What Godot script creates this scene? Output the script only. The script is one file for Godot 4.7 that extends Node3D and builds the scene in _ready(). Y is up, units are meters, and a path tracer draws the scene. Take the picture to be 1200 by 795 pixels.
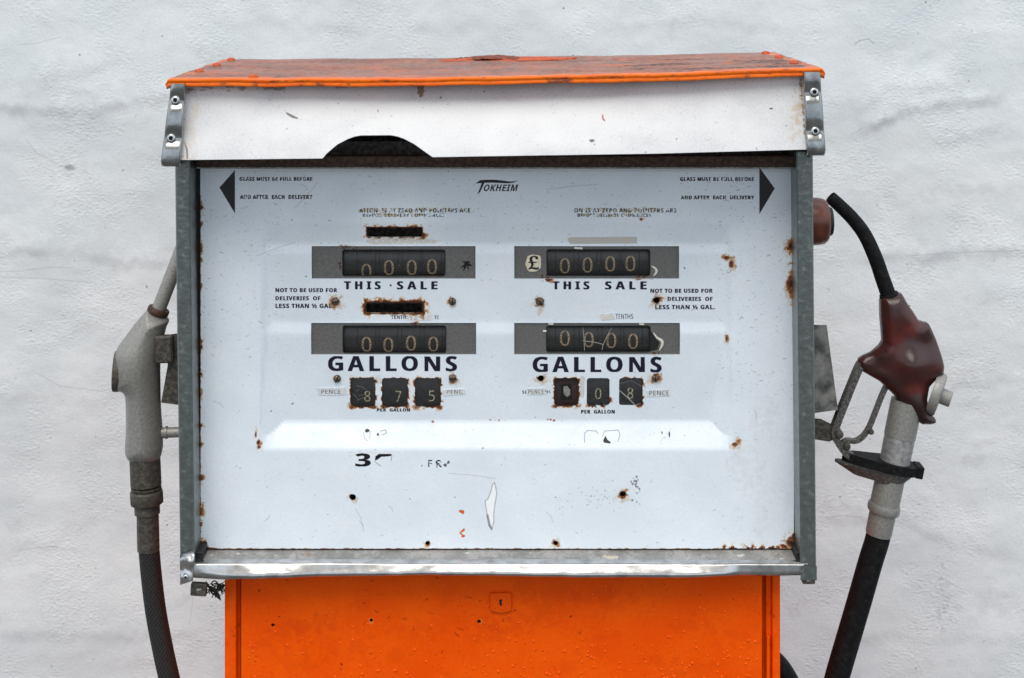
extends Node3D
# A weathered petrol pump head in front of a white painted wall, overcast daylight.
# Layout: P(px, py, z) turns a measured position (millimetres in the plane of the pump's face, seen from the camera at 2 m) at depth z into metres.

const D := 2.0
const H := 1.7
const YH := -75.0
const CX := 600.0

var M := {}
var rng := RandomNumberGenerator.new()
var noise := FastNoiseLite.new()
var pump: Node3D


func P(px: float, py: float, z: float) -> Vector3:
	var k := (D - z) / D * 0.001
	return Vector3((px - CX) * k, H + (YH - py) * k, z)


# a point of a flat plate: measured at depth zref, standing at depth z
func flat(px: float, py: float, zref: float, z: float) -> Vector3:
	var p := P(px, py, zref)
	p.z = z
	return p


# where a mark seen on the sunken field of the face lies on the plate itself
func sunk(px: float, py: float) -> Vector2:
	var k := 1.0 + sunk_depth(py) / D
	return Vector2(CX + (px - CX) * k, YH + (py - YH) * k)


# depth of the middle of the face field at a measured height
func sunk_depth(py: float) -> float:
	var d := field_depth(py)
	return field_depth(YH + (py - YH) * (1.0 + d / D))


func ramp(a: float, b: float, x: float) -> float:
	return clampf((x - a) / (b - a), 0.0, 1.0)


func sstep(a: float, b: float, x: float) -> float:
	var t := clampf((x - a) / (b - a), 0.0, 1.0)
	return t * t * (3.0 - 2.0 * t)


# value of a polyline [[x, y], ...] at x
func along(pl: Array, x: float) -> float:
	if x <= pl[0][0]:
		return pl[0][1]
	for i in range(1, pl.size()):
		if x <= pl[i][0]:
			return lerpf(pl[i - 1][1], pl[i][1], (x - pl[i - 1][0]) / (pl[i][0] - pl[i - 1][0]))
	return pl[-1][1]


# ---------------------------------------------------------------- mesh builder
class MB:
	var v := PackedVector3Array()
	var n := PackedVector3Array()
	var u := PackedVector2Array()
	var ix := PackedInt32Array()

	func add(p: Vector3, nn: Vector3, uv := Vector2.ZERO) -> int:
		v.append(p)
		n.append(nn)
		u.append(uv)
		return v.size() - 1

	func tri(a: int, b: int, c: int) -> void:
		var g := (v[b] - v[a]).cross(v[c] - v[a])
		if g.length_squared() < 1e-18:
			return
		ix.append(a)
		if g.dot(n[a] + n[b] + n[c]) > 0.0:
			ix.append(c)
			ix.append(b)
		else:
			ix.append(b)
			ix.append(c)

	func quad(a: int, b: int, c: int, d: int) -> void:
		tri(a, b, c)
		tri(a, c, d)

	func fquad(a: Vector3, b: Vector3, c: Vector3, d: Vector3, out: Vector3, uv := Vector2.ZERO) -> void:
		var nn := (c - a).cross(d - b).normalized()
		if nn.dot(out) < 0.0:
			nn = -nn
		quad(add(a, nn, uv), add(b, nn, uv), add(c, nn, uv), add(d, nn, uv))

	func ftri(a: Vector3, b: Vector3, c: Vector3, out: Vector3) -> void:
		var nn := (b - a).cross(c - a).normalized()
		if nn.dot(out) < 0.0:
			nn = -nn
		tri(add(a, nn), add(b, nn), add(c, nn))

	# chamfered box
	func box(c: Vector3, h: Vector3, b: float, B := Basis.IDENTITY) -> void:
		for ax in 3:
			var p := (ax + 1) % 3
			var q := (ax + 2) % 3
			for s in [-1.0, 1.0]:
				var e := Vector3.ZERO
				e[ax] = s
				var k := []
				for t in [[-1, -1], [1, -1], [1, 1], [-1, 1]]:
					var w := Vector3.ZERO
					w[ax] = s * h[ax]
					w[p] = t[0] * (h[p] - b)
					w[q] = t[1] * (h[q] - b)
					k.append(c + B * w)
				fquad(k[0], k[1], k[2], k[3], B * e)
				if b > 0.0:
					for t in [-1.0, 1.0]:
						var w1 := Vector3.ZERO
						w1[ax] = s * h[ax]
						w1[p] = t * (h[p] - b)
						var w2 := Vector3.ZERO
						w2[ax] = s * (h[ax] - b)
						w2[p] = t * h[p]
						var z := Vector3.ZERO
						z[q] = h[q] - b
						fquad(c + B * (w1 - z), c + B * (w1 + z), c + B * (w2 + z), c + B * (w2 - z), B * (w1 + w2))
		if b > 0.0:
			for sx in [-1.0, 1.0]:
				for sy in [-1.0, 1.0]:
					for sz in [-1.0, 1.0]:
						var s := Vector3(sx, sy, sz)
						ftri(c + B * (s * Vector3(h.x, h.y - b, h.z - b)), c + B * (s * Vector3(h.x - b, h.y, h.z - b)), c + B * (s * Vector3(h.x - b, h.y - b, h.z)), B * s)

	# smooth grid of points; hint tells which side is out
	func grid(rows: Array, uvs: Array, hint: Vector3) -> Array:
		var nr := rows.size()
		var nc: int = rows[0].size()
		var nn := []
		var tot := 0.0
		for r in nr:
			var line := PackedVector3Array()
			for c in nc:
				var dc: Vector3 = rows[r][mini(c + 1, nc - 1)] - rows[r][maxi(c - 1, 0)]
				var dr: Vector3 = rows[mini(r + 1, nr - 1)][c] - rows[maxi(r - 1, 0)][c]
				var k := dc.cross(dr).normalized()
				tot += k.dot(hint)
				line.append(k)
			nn.append(line)
		var s := 1.0 if tot >= 0.0 else -1.0
		var first := v.size()
		for r in nr:
			for c in nc:
				nn[r][c] = nn[r][c] * s
				add(rows[r][c], nn[r][c], uvs[r][c] if uvs.size() else Vector2.ZERO)
		for r in nr - 1:
			for c in nc - 1:
				var a := first + r * nc + c
				quad(a, a + 1, a + nc + 1, a + nc)
		return nn

	# a grid with thickness
	func sheet(rows: Array, uvs: Array, th: float, hint: Vector3) -> void:
		var nn := grid(rows, uvs, hint)
		var back := []
		for r in rows.size():
			var line := PackedVector3Array()
			for c in rows[r].size():
				line.append(rows[r][c] - nn[r][c] * th)
			back.append(line)
		grid(back, uvs, -hint)
		var nr := rows.size() - 1
		var nc: int = rows[0].size() - 1
		for c in nc:
			fquad(rows[0][c], rows[0][c + 1], back[0][c + 1], back[0][c], rows[0][c] - rows[1][c], uvs[0][c] if uvs.size() else Vector2.ZERO)
			fquad(rows[nr][c], rows[nr][c + 1], back[nr][c + 1], back[nr][c], rows[nr][c] - rows[nr - 1][c], uvs[nr][c] if uvs.size() else Vector2.ZERO)
		for r in nr:
			fquad(rows[r][0], rows[r + 1][0], back[r + 1][0], back[r][0], rows[r][0] - rows[r][1], uvs[r][0] if uvs.size() else Vector2.ZERO)
			fquad(rows[r][nc], rows[r + 1][nc], back[r + 1][nc], back[r][nc], rows[r][nc] - rows[r][nc - 1], uvs[r][nc] if uvs.size() else Vector2.ZERO)

	# round tube through points
	func tube(pts: Array, rad: Array, segs := 16, caps := true, squash := 1.0) -> void:
		var m := pts.size()
		var side := Vector3.ZERO
		var rings := []
		var run := 0.0
		for i in m:
			var t: Vector3 = (pts[mini(i + 1, m - 1)] - pts[maxi(i - 1, 0)]).normalized()
			if i == 0:
				side = t.cross(Vector3(0, 0, 1))
				if side.length() < 0.05:
					side = t.cross(Vector3(0, 1, 0))
			side = (side - t * side.dot(t)).normalized()
			var up := t.cross(side)
			if i > 0:
				run += (pts[i] - pts[i - 1]).length()
			var ring := []
			for k in segs + 1:
				var a := TAU * k / segs
				var d := side * cos(a) + up * sin(a) * squash
				ring.append(add(pts[i] + d * rad[i], d.normalized(), Vector2(float(k) / segs, run)))
			rings.append(ring)
		for i in m - 1:
			for k in segs:
				quad(rings[i][k], rings[i][k + 1], rings[i + 1][k + 1], rings[i + 1][k])
		if caps:
			for e in [0, m - 1]:
				var out: Vector3 = (pts[0] - pts[1]).normalized() if e == 0 else (pts[m - 1] - pts[m - 2]).normalized()
				var c := add(pts[e], out)
				for k in segs:
					tri(c, add(v[rings[e][k]], out), add(v[rings[e][k + 1]], out))

	# lathe: profile of [radius, height along axis]
	func lathe(o: Vector3, axis: Vector3, prof: Array, segs := 24) -> void:
		axis = axis.normalized()
		var s := axis.cross(Vector3(0, 0, 1))
		if s.length() < 0.1:
			s = axis.cross(Vector3(0, 1, 0))
		s = s.normalized()
		var t := axis.cross(s)
		var sn := []
		for i in prof.size() - 1:
			var dr: float = prof[i + 1][0] - prof[i][0]
			var dh: float = prof[i + 1][1] - prof[i][1]
			sn.append(Vector2(dh, -dr).normalized())
		for i in prof.size() - 1:
			var n0: Vector2 = sn[i]
			var n1: Vector2 = sn[i]
			if i > 0 and sn[i - 1].dot(sn[i]) > 0.72:
				n0 = (sn[i - 1] + sn[i]).normalized()
			if i < sn.size() - 1 and sn[i + 1].dot(sn[i]) > 0.72:
				n1 = (sn[i + 1] + sn[i]).normalized()
			var a := []
			var b := []
			for k in segs + 1:
				var d := s * cos(TAU * k / segs) + t * sin(TAU * k / segs)
				a.append(add(o + d * prof[i][0] + axis * prof[i][1], d * n0.x + axis * n0.y, Vector2(float(k) / segs, prof[i][1])))
				b.append(add(o + d * prof[i + 1][0] + axis * prof[i + 1][1], d * n1.x + axis * n1.y, Vector2(float(k) / segs, prof[i + 1][1])))
			for k in segs:
				quad(a[k], a[k + 1], b[k + 1], b[k])

	# flat-sided prism between two outlines of equal length
	func prism(a: Array, b: Array) -> void:
		var ca := Vector3.ZERO
		var cb := Vector3.ZERO
		for p in a:
			ca += p / a.size()
		for p in b:
			cb += p / b.size()
		var ax := (cb - ca).normalized()
		# outward test by polygon orientation round the axis
		var area := 0.0
		for i in a.size():
			area += (a[i] - ca).cross(a[(i + 1) % a.size()] - ca).dot(ax)
		for i in a.size():
			var j := (i + 1) % a.size()
			var out: Vector3 = (a[j] - a[i]).cross(ax) * signf(area)
			fquad(a[i], a[j], b[j], b[i], out)
		var s := ax.cross(Vector3(0, 1, 0))
		if s.length() < 0.1:
			s = ax.cross(Vector3(1, 0, 0))
		s = s.normalized()
		var t := ax.cross(s)
		for e in [[a, -ax], [b, ax]]:
			var flat := PackedVector2Array()
			for p in e[0]:
				flat.append(Vector2(p.dot(s), p.dot(t)) * 1000.0)
			var id := Geometry2D.triangulate_polygon(flat)
			for i in range(0, id.size(), 3):
				ftri(e[0][id[i]], e[0][id[i + 1]], e[0][id[i + 2]], e[1])

	func put(into: ArrayMesh, mat: Material) -> ArrayMesh:
		var arr := []
		arr.resize(Mesh.ARRAY_MAX)
		arr[Mesh.ARRAY_VERTEX] = v
		arr[Mesh.ARRAY_NORMAL] = n
		arr[Mesh.ARRAY_TEX_UV] = u
		arr[Mesh.ARRAY_INDEX] = ix
		into.add_surface_from_arrays(Mesh.PRIMITIVE_TRIANGLES, arr)
		into.surface_set_material(into.get_surface_count() - 1, mat)
		return into


# ---------------------------------------------------------------- texture canvas
class Canvas:
	var w: int
	var h: int
	var o: Vector2
	var s: float
	var px := PackedByteArray()
	var rg := PackedByteArray()
	var fn := FastNoiseLite.new()
	var rnd := RandomNumberGenerator.new()
	var c0 := Vector2.ZERO   # marks are moved away from here by k (for the sunken field)
	var k := PackedFloat32Array()   # by height

	func at(x: float, y: float) -> Vector2:
		var q := Vector2(x, y)
		return ((q if k.is_empty() else c0 + (q - c0) * k[clampi(int(y * 2.0), 0, k.size() - 1)]) - o) * s

	func _init(x0: float, y0: float, x1: float, y1: float, scale: float, sd: int) -> void:
		o = Vector2(x0, y0)
		s = scale
		w = int((x1 - x0) * s)
		h = int((y1 - y0) * s)
		px.resize(w * h * 3)
		rg.resize(w * h)
		fn.seed = sd
		fn.noise_type = FastNoiseLite.TYPE_SIMPLEX
		fn.fractal_type = FastNoiseLite.FRACTAL_FBM
		fn.fractal_octaves = 4
		fn.frequency = 0.03
		rnd.seed = sd

	func noise_bytes(freq: float, oct: int, sd: int) -> PackedByteArray:
		var f := FastNoiseLite.new()
		f.seed = sd
		f.frequency = freq
		f.fractal_octaves = oct
		var im := f.get_image(w, h, false, false, true)
		im.convert(Image.FORMAT_L8)
		return im.get_data()

	# base colour mottled by two noises, and the gloss
	func base(c: Color, c2: Color, rough: float, amt: float, f1 := 0.004, f2 := 0.15) -> void:
		var a := noise_bytes(f1, 4, 11)
		var b := noise_bytes(f2, 3, 12)
		var r8 := int(rough * 255)
		for i in w * h:
			var t: float = clampf(((a[i] - 128) * 0.006 + (b[i] - 128) * 0.004) * amt + 0.5, 0.0, 1.0)
			px[i * 3] = int(lerpf(c.r8, c2.r8, t))
			px[i * 3 + 1] = int(lerpf(c.g8, c2.g8, t))
			px[i * 3 + 2] = int(lerpf(c.b8, c2.b8, t))
			rg[i] = clampi(r8 + int((b[i] - 128) * 0.12 + (a[i] - 128) * 0.15), 0, 255)

	func mixp(x: int, y: int, c: Color, a: float, rough := -1.0) -> void:
		if x < 0 or y < 0 or x >= w or y >= h or a <= 0.0:
			return
		var i := y * w + x
		var b := i * 3
		px[b] = int(lerpf(px[b], c.r * 255.0, a))
		px[b + 1] = int(lerpf(px[b + 1], c.g * 255.0, a))
		px[b + 2] = int(lerpf(px[b + 2], c.b * 255.0, a))
		if rough >= 0.0:
			rg[i] = int(lerpf(rg[i], rough * 255.0, a))

	# irregular blot; edge 0..1 how ragged
	func dab(x: float, y: float, rx: float, ry: float, c: Color, a: float, edge := 0.5, soft := 0.3, rough := -1.0) -> void:
		var m := at(x, y)
		var ax := rx * s
		var ay := ry * s
		var ext := 1.0 + edge
		var off := rnd.randf() * 3000.0
		for j in range(int(m.y - ay * ext), int(m.y + ay * ext) + 1):
			for i in range(int(m.x - ax * ext), int(m.x + ax * ext) + 1):
				var d := Vector2((i - m.x) / maxf(ax, 0.3), (j - m.y) / maxf(ay, 0.3)).length()
				d += fn.get_noise_2d(i + off, j) * edge * 1.6
				mixp(i, j, c, a * clampf((1.0 - d) / soft, 0.0, 1.0), rough)

	func rust(x: float, y: float, rx: float, ry: float, amt := 1.0) -> void:
		dab(x, y + ry * 0.15, rx * 1.45, ry * 1.45, Color8(196, 150, 96), 0.42 * amt, 0.7, 0.8)
		dab(x, y, rx * 1.1, ry * 1.1, Color8(150, 84, 34), 0.75 * amt, 0.7, 0.5, 0.9)
		dab(x, y, rx * 0.75, ry * 0.75, Color8(92, 44, 20), 0.85 * amt, 0.6, 0.4, 0.95)
		dab(x, y, rx * 0.35, ry * 0.35, Color8(44, 24, 16), 0.8 * amt, 0.6, 0.4, 0.95)

	# rust creeping along a line
	func rust_line(x0: float, y0: float, x1: float, y1: float, size: float, count: int, amt := 1.0) -> void:
		for i in count:
			var t := rnd.randf()
			var r := size * rnd.randf_range(0.35, 1.0)
			rust(lerpf(x0, x1, t) + rnd.randf_range(-0.6, 0.6), lerpf(y0, y1, t) + rnd.randf_range(-0.6, 0.6), r, r * rnd.randf_range(0.7, 1.2), amt)

	# rust eating along a path: uneven width between w0 and w1
	func rust_path(pts: Array, w0: float, w1: float, amt := 1.0) -> void:
		var q := []
		var lo := Vector2(1e9, 1e9)
		var hi := Vector2(-1e9, -1e9)
		for p in pts:
			var e := at(p[0], p[1])
			q.append(e)
			lo = lo.min(e)
			hi = hi.max(e)
		var ext := w1 * s * 2.2
		var off := rnd.randf() * 2000.0
		for j in range(int(lo.y - ext), int(hi.y + ext) + 1):
			for i in range(int(lo.x - ext), int(hi.x + ext) + 1):
				var d := 1e9
				for g in q.size() - 1:
					d = minf(d, Vector2(i, j).distance_to(Geometry2D.get_closest_point_to_segment(Vector2(i, j), q[g], q[g + 1])))
				if d > ext:
					continue
				var n := fn.get_noise_2d(i * 1.1 + off, j * 1.1) * 1.5 + fn.get_noise_2d(i * 4.0, j * 4.0 + off) * 0.45
				var w := s * lerpf(w0, w1, clampf(n + 0.35, 0.0, 1.0))
				var r := d / maxf(w, 0.2)
				mixp(i, j, Color8(205, 165, 112), 0.5 * amt * clampf(1.9 - r, 0.0, 1.0))
				mixp(i, j, Color8(158, 92, 40), 0.8 * amt * clampf((1.25 - r) * 2.5, 0.0, 1.0), 0.9)
				mixp(i, j, Color8(84, 40, 20), 0.9 * amt * clampf((0.8 - r) * 3.0, 0.0, 1.0), 0.95)
				mixp(i, j, Color8(36, 20, 14), 0.8 * amt * clampf((0.4 - r) * 4.0, 0.0, 1.0), 0.95)

	func line(x0: float, y0: float, x1: float, y1: float, width: float, c: Color, a: float, rough := -1.0) -> void:
		var p0 := at(x0, y0)
		var p1 := at(x1, y1)
		var hw := width * s * 0.5
		for j in range(int(minf(p0.y, p1.y) - hw - 1), int(maxf(p0.y, p1.y) + hw + 2)):
			for i in range(int(minf(p0.x, p1.x) - hw - 1), int(maxf(p0.x, p1.x) + hw + 2)):
				var q := Vector2(i, j)
				var d := q.distance_to(Geometry2D.get_closest_point_to_segment(q, p0, p1))
				mixp(i, j, c, a * clampf(hw + 0.5 - d, 0.0, 1.0), rough)

	func path(pts: Array, width: float, c: Color, a: float, rough := -1.0) -> void:
		for i in pts.size() - 1:
			line(pts[i][0], pts[i][1], pts[i + 1][0], pts[i + 1][1], width, c, a, rough)

	func poly(pts: Array, c: Color, a: float, wear := 0.0, rough := -1.0) -> void:
		var q := PackedVector2Array()
		for p in pts:
			q.append(at(p[0], p[1]))
		var id := Geometry2D.triangulate_polygon(q)
		var t := PackedVector2Array()
		for i in id:
			t.append(q[i])
		tris(t, c, a, wear, rough)

	# coverage of triangles, four samples per texel
	func tris(t: PackedVector2Array, c: Color, a: float, wear: float, rough := -1.0) -> void:
		if t.is_empty():
			return
		var lo := t[0]
		var hi := t[0]
		for p in t:
			lo = lo.min(p)
			hi = hi.max(p)
		var x0 := int(floor(lo.x)) - 1
		var y0 := int(floor(lo.y)) - 1
		var cw := int(hi.x) + 2 - x0
		var cov := PackedByteArray()
		cov.resize(cw * (int(hi.y) + 2 - y0))
		for g in range(0, t.size(), 3):
			var p := t[g]
			var q := t[g + 1]
			var r := t[g + 2]
			var ar := (q - p).cross(r - p)
			if absf(ar) < 1e-6:
				continue
			if ar < 0.0:
				var sw := q
				q = r
				r = sw
			for j in range(int(floor(minf(p.y, minf(q.y, r.y)))), int(maxf(p.y, maxf(q.y, r.y))) + 1):
				for i in range(int(floor(minf(p.x, minf(q.x, r.x)))), int(maxf(p.x, maxf(q.x, r.x))) + 1):
					for sub in 4:
						var e := Vector2(i + 0.25 + 0.5 * (sub & 1), j + 0.25 + 0.25 * (sub & 2))
						if (q - p).cross(e - p) >= 0.0 and (r - q).cross(e - q) >= 0.0 and (p - r).cross(e - r) >= 0.0:
							cov[(j - y0) * cw + i - x0] = cov[(j - y0) * cw + i - x0] + 1
		for m in cov.size():
			if cov[m]:
				var i := x0 + m % cw
				var j := y0 + m / cw
				var al := a * minf(cov[m] / 4.0, 1.0)
				if wear > 0.0:
					al *= clampf((fn.get_noise_2d(i * 1.7 + 900.0, j * 2.3) + 0.62 - wear * 1.1) * 6.0, 0.0, 1.0)
				mixp(i, j, c, al, rough)

	# lettering fitted into a box
	func text(str: String, x0: float, y0: float, x1: float, y1: float, c: Color, a := 1.0, wear := 0.0, track := 0, bold := true, slant := 0.0, face := "Droid Sans", heavy := 0.0) -> void:
		var f := SystemFont.new()
		f.font_names = PackedStringArray([face])
		f.font_weight = 700 if bold else 400
		var fv := FontVariation.new()
		fv.base_font = f
		fv.spacing_glyph = track
		fv.spacing_space = track
		var tm := TextMesh.new()
		tm.font = fv
		tm.font_size = 64
		tm.depth = 0.0
		tm.text = str
		tm.pixel_size = 0.01
		tm.curve_step = 2.0
		var arr := tm.get_mesh_arrays()
		var vv: PackedVector3Array = arr[Mesh.ARRAY_VERTEX]
		var nn: PackedVector3Array = arr[Mesh.ARRAY_NORMAL]
		var id: PackedInt32Array = arr[Mesh.ARRAY_INDEX] if arr[Mesh.ARRAY_INDEX] != null else PackedInt32Array(range(vv.size()))
		var t := PackedVector2Array()
		for g in range(0, id.size(), 3):
			if nn[id[g]].z > 0.5:
				for m in 3:
					t.append(Vector2(vv[id[g + m]].x, -vv[id[g + m]].y))
		if t.is_empty():
			print("no glyphs for ", str)
			return
		var lo := t[0]
		var hi := t[0]
		for p in t:
			lo = lo.min(p)
			hi = hi.max(p)
		for g in t.size():
			var r := (t[g] - lo) / (hi - lo)
			t[g] = at(lerpf(x0 + heavy * 0.5, x1 - heavy * 0.5, r.x) + slant * (1.0 - r.y) * (y1 - y0), lerpf(y0, y1, r.y))
		if heavy <= 0.0:
			tris(t, c, a, wear)
			return
		for d in [-0.5, 0.0, 0.5]:      # a heavier stroke
			var q := PackedVector2Array()
			for p in t:
				q.append(p + Vector2(d * heavy * s, 0.0))
			tris(q, c, a, wear)

	func specks(count: int, x0: float, y0: float, x1: float, y1: float, c: Color, a: float, size: float, stretch := 1.0) -> void:
		for i in count:
			var x := rnd.randf_range(x0, x1)
			var y := rnd.randf_range(y0, y1)
			var r := size * rnd.randf_range(0.3, 1.0) * rnd.randf_range(0.4, 1.0)
			var ang := rnd.randf_range(-0.9, 0.9)
			var l := r * stretch * rnd.randf_range(0.4, 1.6)
			line(x, y, x + l * cos(ang), y + l * sin(ang), r, c, a * rnd.randf_range(0.3, 1.0))

	func tex() -> ImageTexture:
		return ImageTexture.create_from_image(Image.create_from_data(w, h, false, Image.FORMAT_RGB8, px))

	func rough_tex() -> ImageTexture:
		return ImageTexture.create_from_image(Image.create_from_data(w, h, false, Image.FORMAT_L8, rg))

	func uv(x: float, y: float) -> Vector2:
		return Vector2((x - o.x) * s / w, (y - o.y) * s / h)

	func material(metallic := 0.0, spec := 0.5) -> StandardMaterial3D:
		var m := StandardMaterial3D.new()
		m.albedo_texture = tex()
		m.roughness = 1.0
		m.roughness_texture = rough_tex()
		m.roughness_texture_channel = BaseMaterial3D.TEXTURE_CHANNEL_RED
		m.metallic = metallic
		m.metallic_specular = spec
		m.texture_repeat = false
		return m


# ---------------------------------------------------------------- scene helpers
func thing(called: String, label: String, category: String, at: Vector3, group := "") -> Node3D:
	var o := Node3D.new()
	o.name = called
	add_child(o, true)
	o.position = at
	o.set_meta("label", label)
	o.set_meta("category", category)
	if group:
		o.set_meta("group", group)
	return o


# one mesh from [builder, material] pairs, built in world coordinates, as a part of parent
func part(called: String, pieces: Array, parent: Node3D, label := "") -> MeshInstance3D:
	var am := ArrayMesh.new()
	for p in pieces:
		if p[0].ix.size():
			p[0].put(am, p[1])
	var o := MeshInstance3D.new()
	o.name = called
	o.mesh = am
	parent.add_child(o, true)
	if parent.has_meta("category"):
		o.position = -parent.position
	if label:
		o.set_meta("label", label)
	return o


func structure(called: String, mb: MB, mat: Material, label: String, category: String) -> MeshInstance3D:
	var o := part(called, [[mb, mat]], self)
	o.set_meta("kind", "structure")
	o.set_meta("label", label)
	o.set_meta("category", category)
	return o


func noise_tex(freq: float, oct: int, sd: int, cols: Array, size := 512, type := FastNoiseLite.TYPE_SIMPLEX) -> NoiseTexture2D:
	var f := FastNoiseLite.new()
	f.noise_type = type
	f.frequency = freq
	f.fractal_octaves = oct
	f.seed = sd
	var t := NoiseTexture2D.new()
	t.width = size
	t.height = size
	t.seamless = true
	t.noise = f
	if cols.size():
		var g := Gradient.new()
		var offs := PackedFloat32Array()
		var cc := PackedColorArray()
		for c in cols:
			offs.append(c[0])
			cc.append(c[1])
		g.offsets = offs
		g.colors = cc
		t.color_ramp = g
	return t


func tri_mat(cols: Array, freq: float, scale: float, rough: float, metallic := 0.0, bump := 0.0, sd := 1, spec := 0.5) -> StandardMaterial3D:
	var m := StandardMaterial3D.new()
	m.albedo_texture = noise_tex(freq, 5, sd, cols)
	m.uv1_triplanar = true
	m.uv1_world_triplanar = true
	m.uv1_scale = Vector3.ONE * scale
	m.roughness = rough
	m.metallic = metallic
	m.metallic_specular = spec
	if bump > 0.0:
		m.heightmap_enabled = true
		m.heightmap_texture = noise_tex(freq * 2.0, 5, sd + 50, [])
		m.heightmap_scale = bump
	return m


func plain(c: Color, rough: float, metallic := 0.0, spec := 0.5) -> StandardMaterial3D:
	var m := StandardMaterial3D.new()
	m.albedo_color = c
	m.roughness = rough
	m.metallic = metallic
	m.metallic_specular = spec
	return m


func catmull(pts: Array, per := 8) -> Array:
	var out := []
	for i in pts.size() - 1:
		var a: Vector3 = pts[maxi(i - 1, 0)]
		var b: Vector3 = pts[i]
		var c: Vector3 = pts[i + 1]
		var d: Vector3 = pts[mini(i + 2, pts.size() - 1)]
		for k in per:
			out.append(b.cubic_interpolate(c, a, d, float(k) / per))
	out.append(pts[-1])
	return out


func same(r: float, count: int) -> Array:
	var a := []
	a.resize(count)
	a.fill(r)
	return a


# Rounded body of a given side outline (metres, z = z0 in the middle): edges rounded by r, half thickness hz + r.
# swell: [[x, y, radius, height], ...] adds gentle bumps to the thickness.
func body(outline: Array, z0: float, r: float, hz: float, cell: float, swell := []) -> MB:
	var poly := PackedVector2Array()
	var lo := Vector2(1e9, 1e9)
	var hi := Vector2(-1e9, -1e9)
	for p in outline:
		poly.append(Vector2(p.x, p.y))
		lo = lo.min(Vector2(p.x, p.y))
		hi = hi.max(Vector2(p.x, p.y))
	var zt := hz + r + 0.02
	lo -= Vector2.ONE * cell * 3.0
	hi += Vector2.ONE * cell * 3.0
	var nx := int((hi.x - lo.x) / cell) + 1
	var ny := int((hi.y - lo.y) / cell) + 1
	var nz := int(2.0 * zt / cell) + 2
	var f := PackedFloat32Array()
	f.resize(nx * ny * nz)
	for j in ny:
		for i in nx:
			var q := lo + Vector2(i, j) * cell
			var d := 1e9
			for k in poly.size():
				d = minf(d, q.distance_to(Geometry2D.get_closest_point_to_segment(q, poly[k], poly[(k + 1) % poly.size()])))
			if Geometry2D.is_point_in_polygon(q, poly):
				d = -d
			var thick := hz
			for s in swell:
				thick += s[3] * exp(-(Vector2(s[0], s[1]) - q).length_squared() / (s[2] * s[2]))
			for k in nz:
				var z := absf(-zt + k * cell) - thick
				var e := Vector2(maxf(d + r, 0.0), maxf(z, 0.0)).length() - r + minf(maxf(d + r, z), 0.0) * 0.0
				f[(k * ny + j) * nx + i] = e
	return nets(f, nx, ny, nz, Vector3(lo.x, lo.y, z0 - zt), cell)


func nets(f: PackedFloat32Array, nx: int, ny: int, nz: int, o: Vector3, cell: float) -> MB:
	var mb := MB.new()
	var idx := {}
	var sy := nx
	var sz := nx * ny
	for k in nz - 1:
		for j in ny - 1:
			for i in nx - 1:
				var b := k * sz + j * sy + i
				var c := [f[b], f[b + 1], f[b + sy], f[b + sy + 1], f[b + sz], f[b + sz + 1], f[b + sz + sy], f[b + sz + sy + 1]]
				var neg := 0
				for x in c:
					if x < 0.0:
						neg += 1
				if neg == 0 or neg == 8:
					continue
				var sum := Vector3.ZERO
				var cnt := 0
				for e in [[0, 1], [2, 3], [4, 5], [6, 7], [0, 2], [1, 3], [4, 6], [5, 7], [0, 4], [1, 5], [2, 6], [3, 7]]:
					var x: float = c[e[0]]
					var y: float = c[e[1]]
					if (x < 0.0) != (y < 0.0):
						var t := x / (x - y)
						sum += Vector3(e[0] & 1, (e[0] >> 1) & 1, e[0] >> 2).lerp(Vector3(e[1] & 1, (e[1] >> 1) & 1, e[1] >> 2), t)
						cnt += 1
				var g := Vector3(c[1] + c[3] + c[5] + c[7] - c[0] - c[2] - c[4] - c[6], c[2] + c[3] + c[6] + c[7] - c[0] - c[1] - c[4] - c[5], c[4] + c[5] + c[6] + c[7] - c[0] - c[1] - c[2] - c[3])
				idx[b] = mb.add(o + (Vector3(i, j, k) + sum / cnt) * cell, g.normalized())
	for b in idx:
		var i: int = b % nx
		var j: int = (b / nx) % ny
		var k: int = b / sz
		if i > 0 and j > 0 and (f[b] < 0.0) != (f[b + sz] < 0.0):
			mb.quad(idx[b], idx[b - 1], idx[b - 1 - sy], idx[b - sy])
		if i > 0 and k > 0 and (f[b] < 0.0) != (f[b + sy] < 0.0):
			mb.quad(idx[b], idx[b - 1], idx[b - 1 - sz], idx[b - sz])
		if j > 0 and k > 0 and (f[b] < 0.0) != (f[b + 1] < 0.0):
			mb.quad(idx[b], idx[b - sy], idx[b - sy - sz], idx[b - sz])
	return mb


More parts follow.
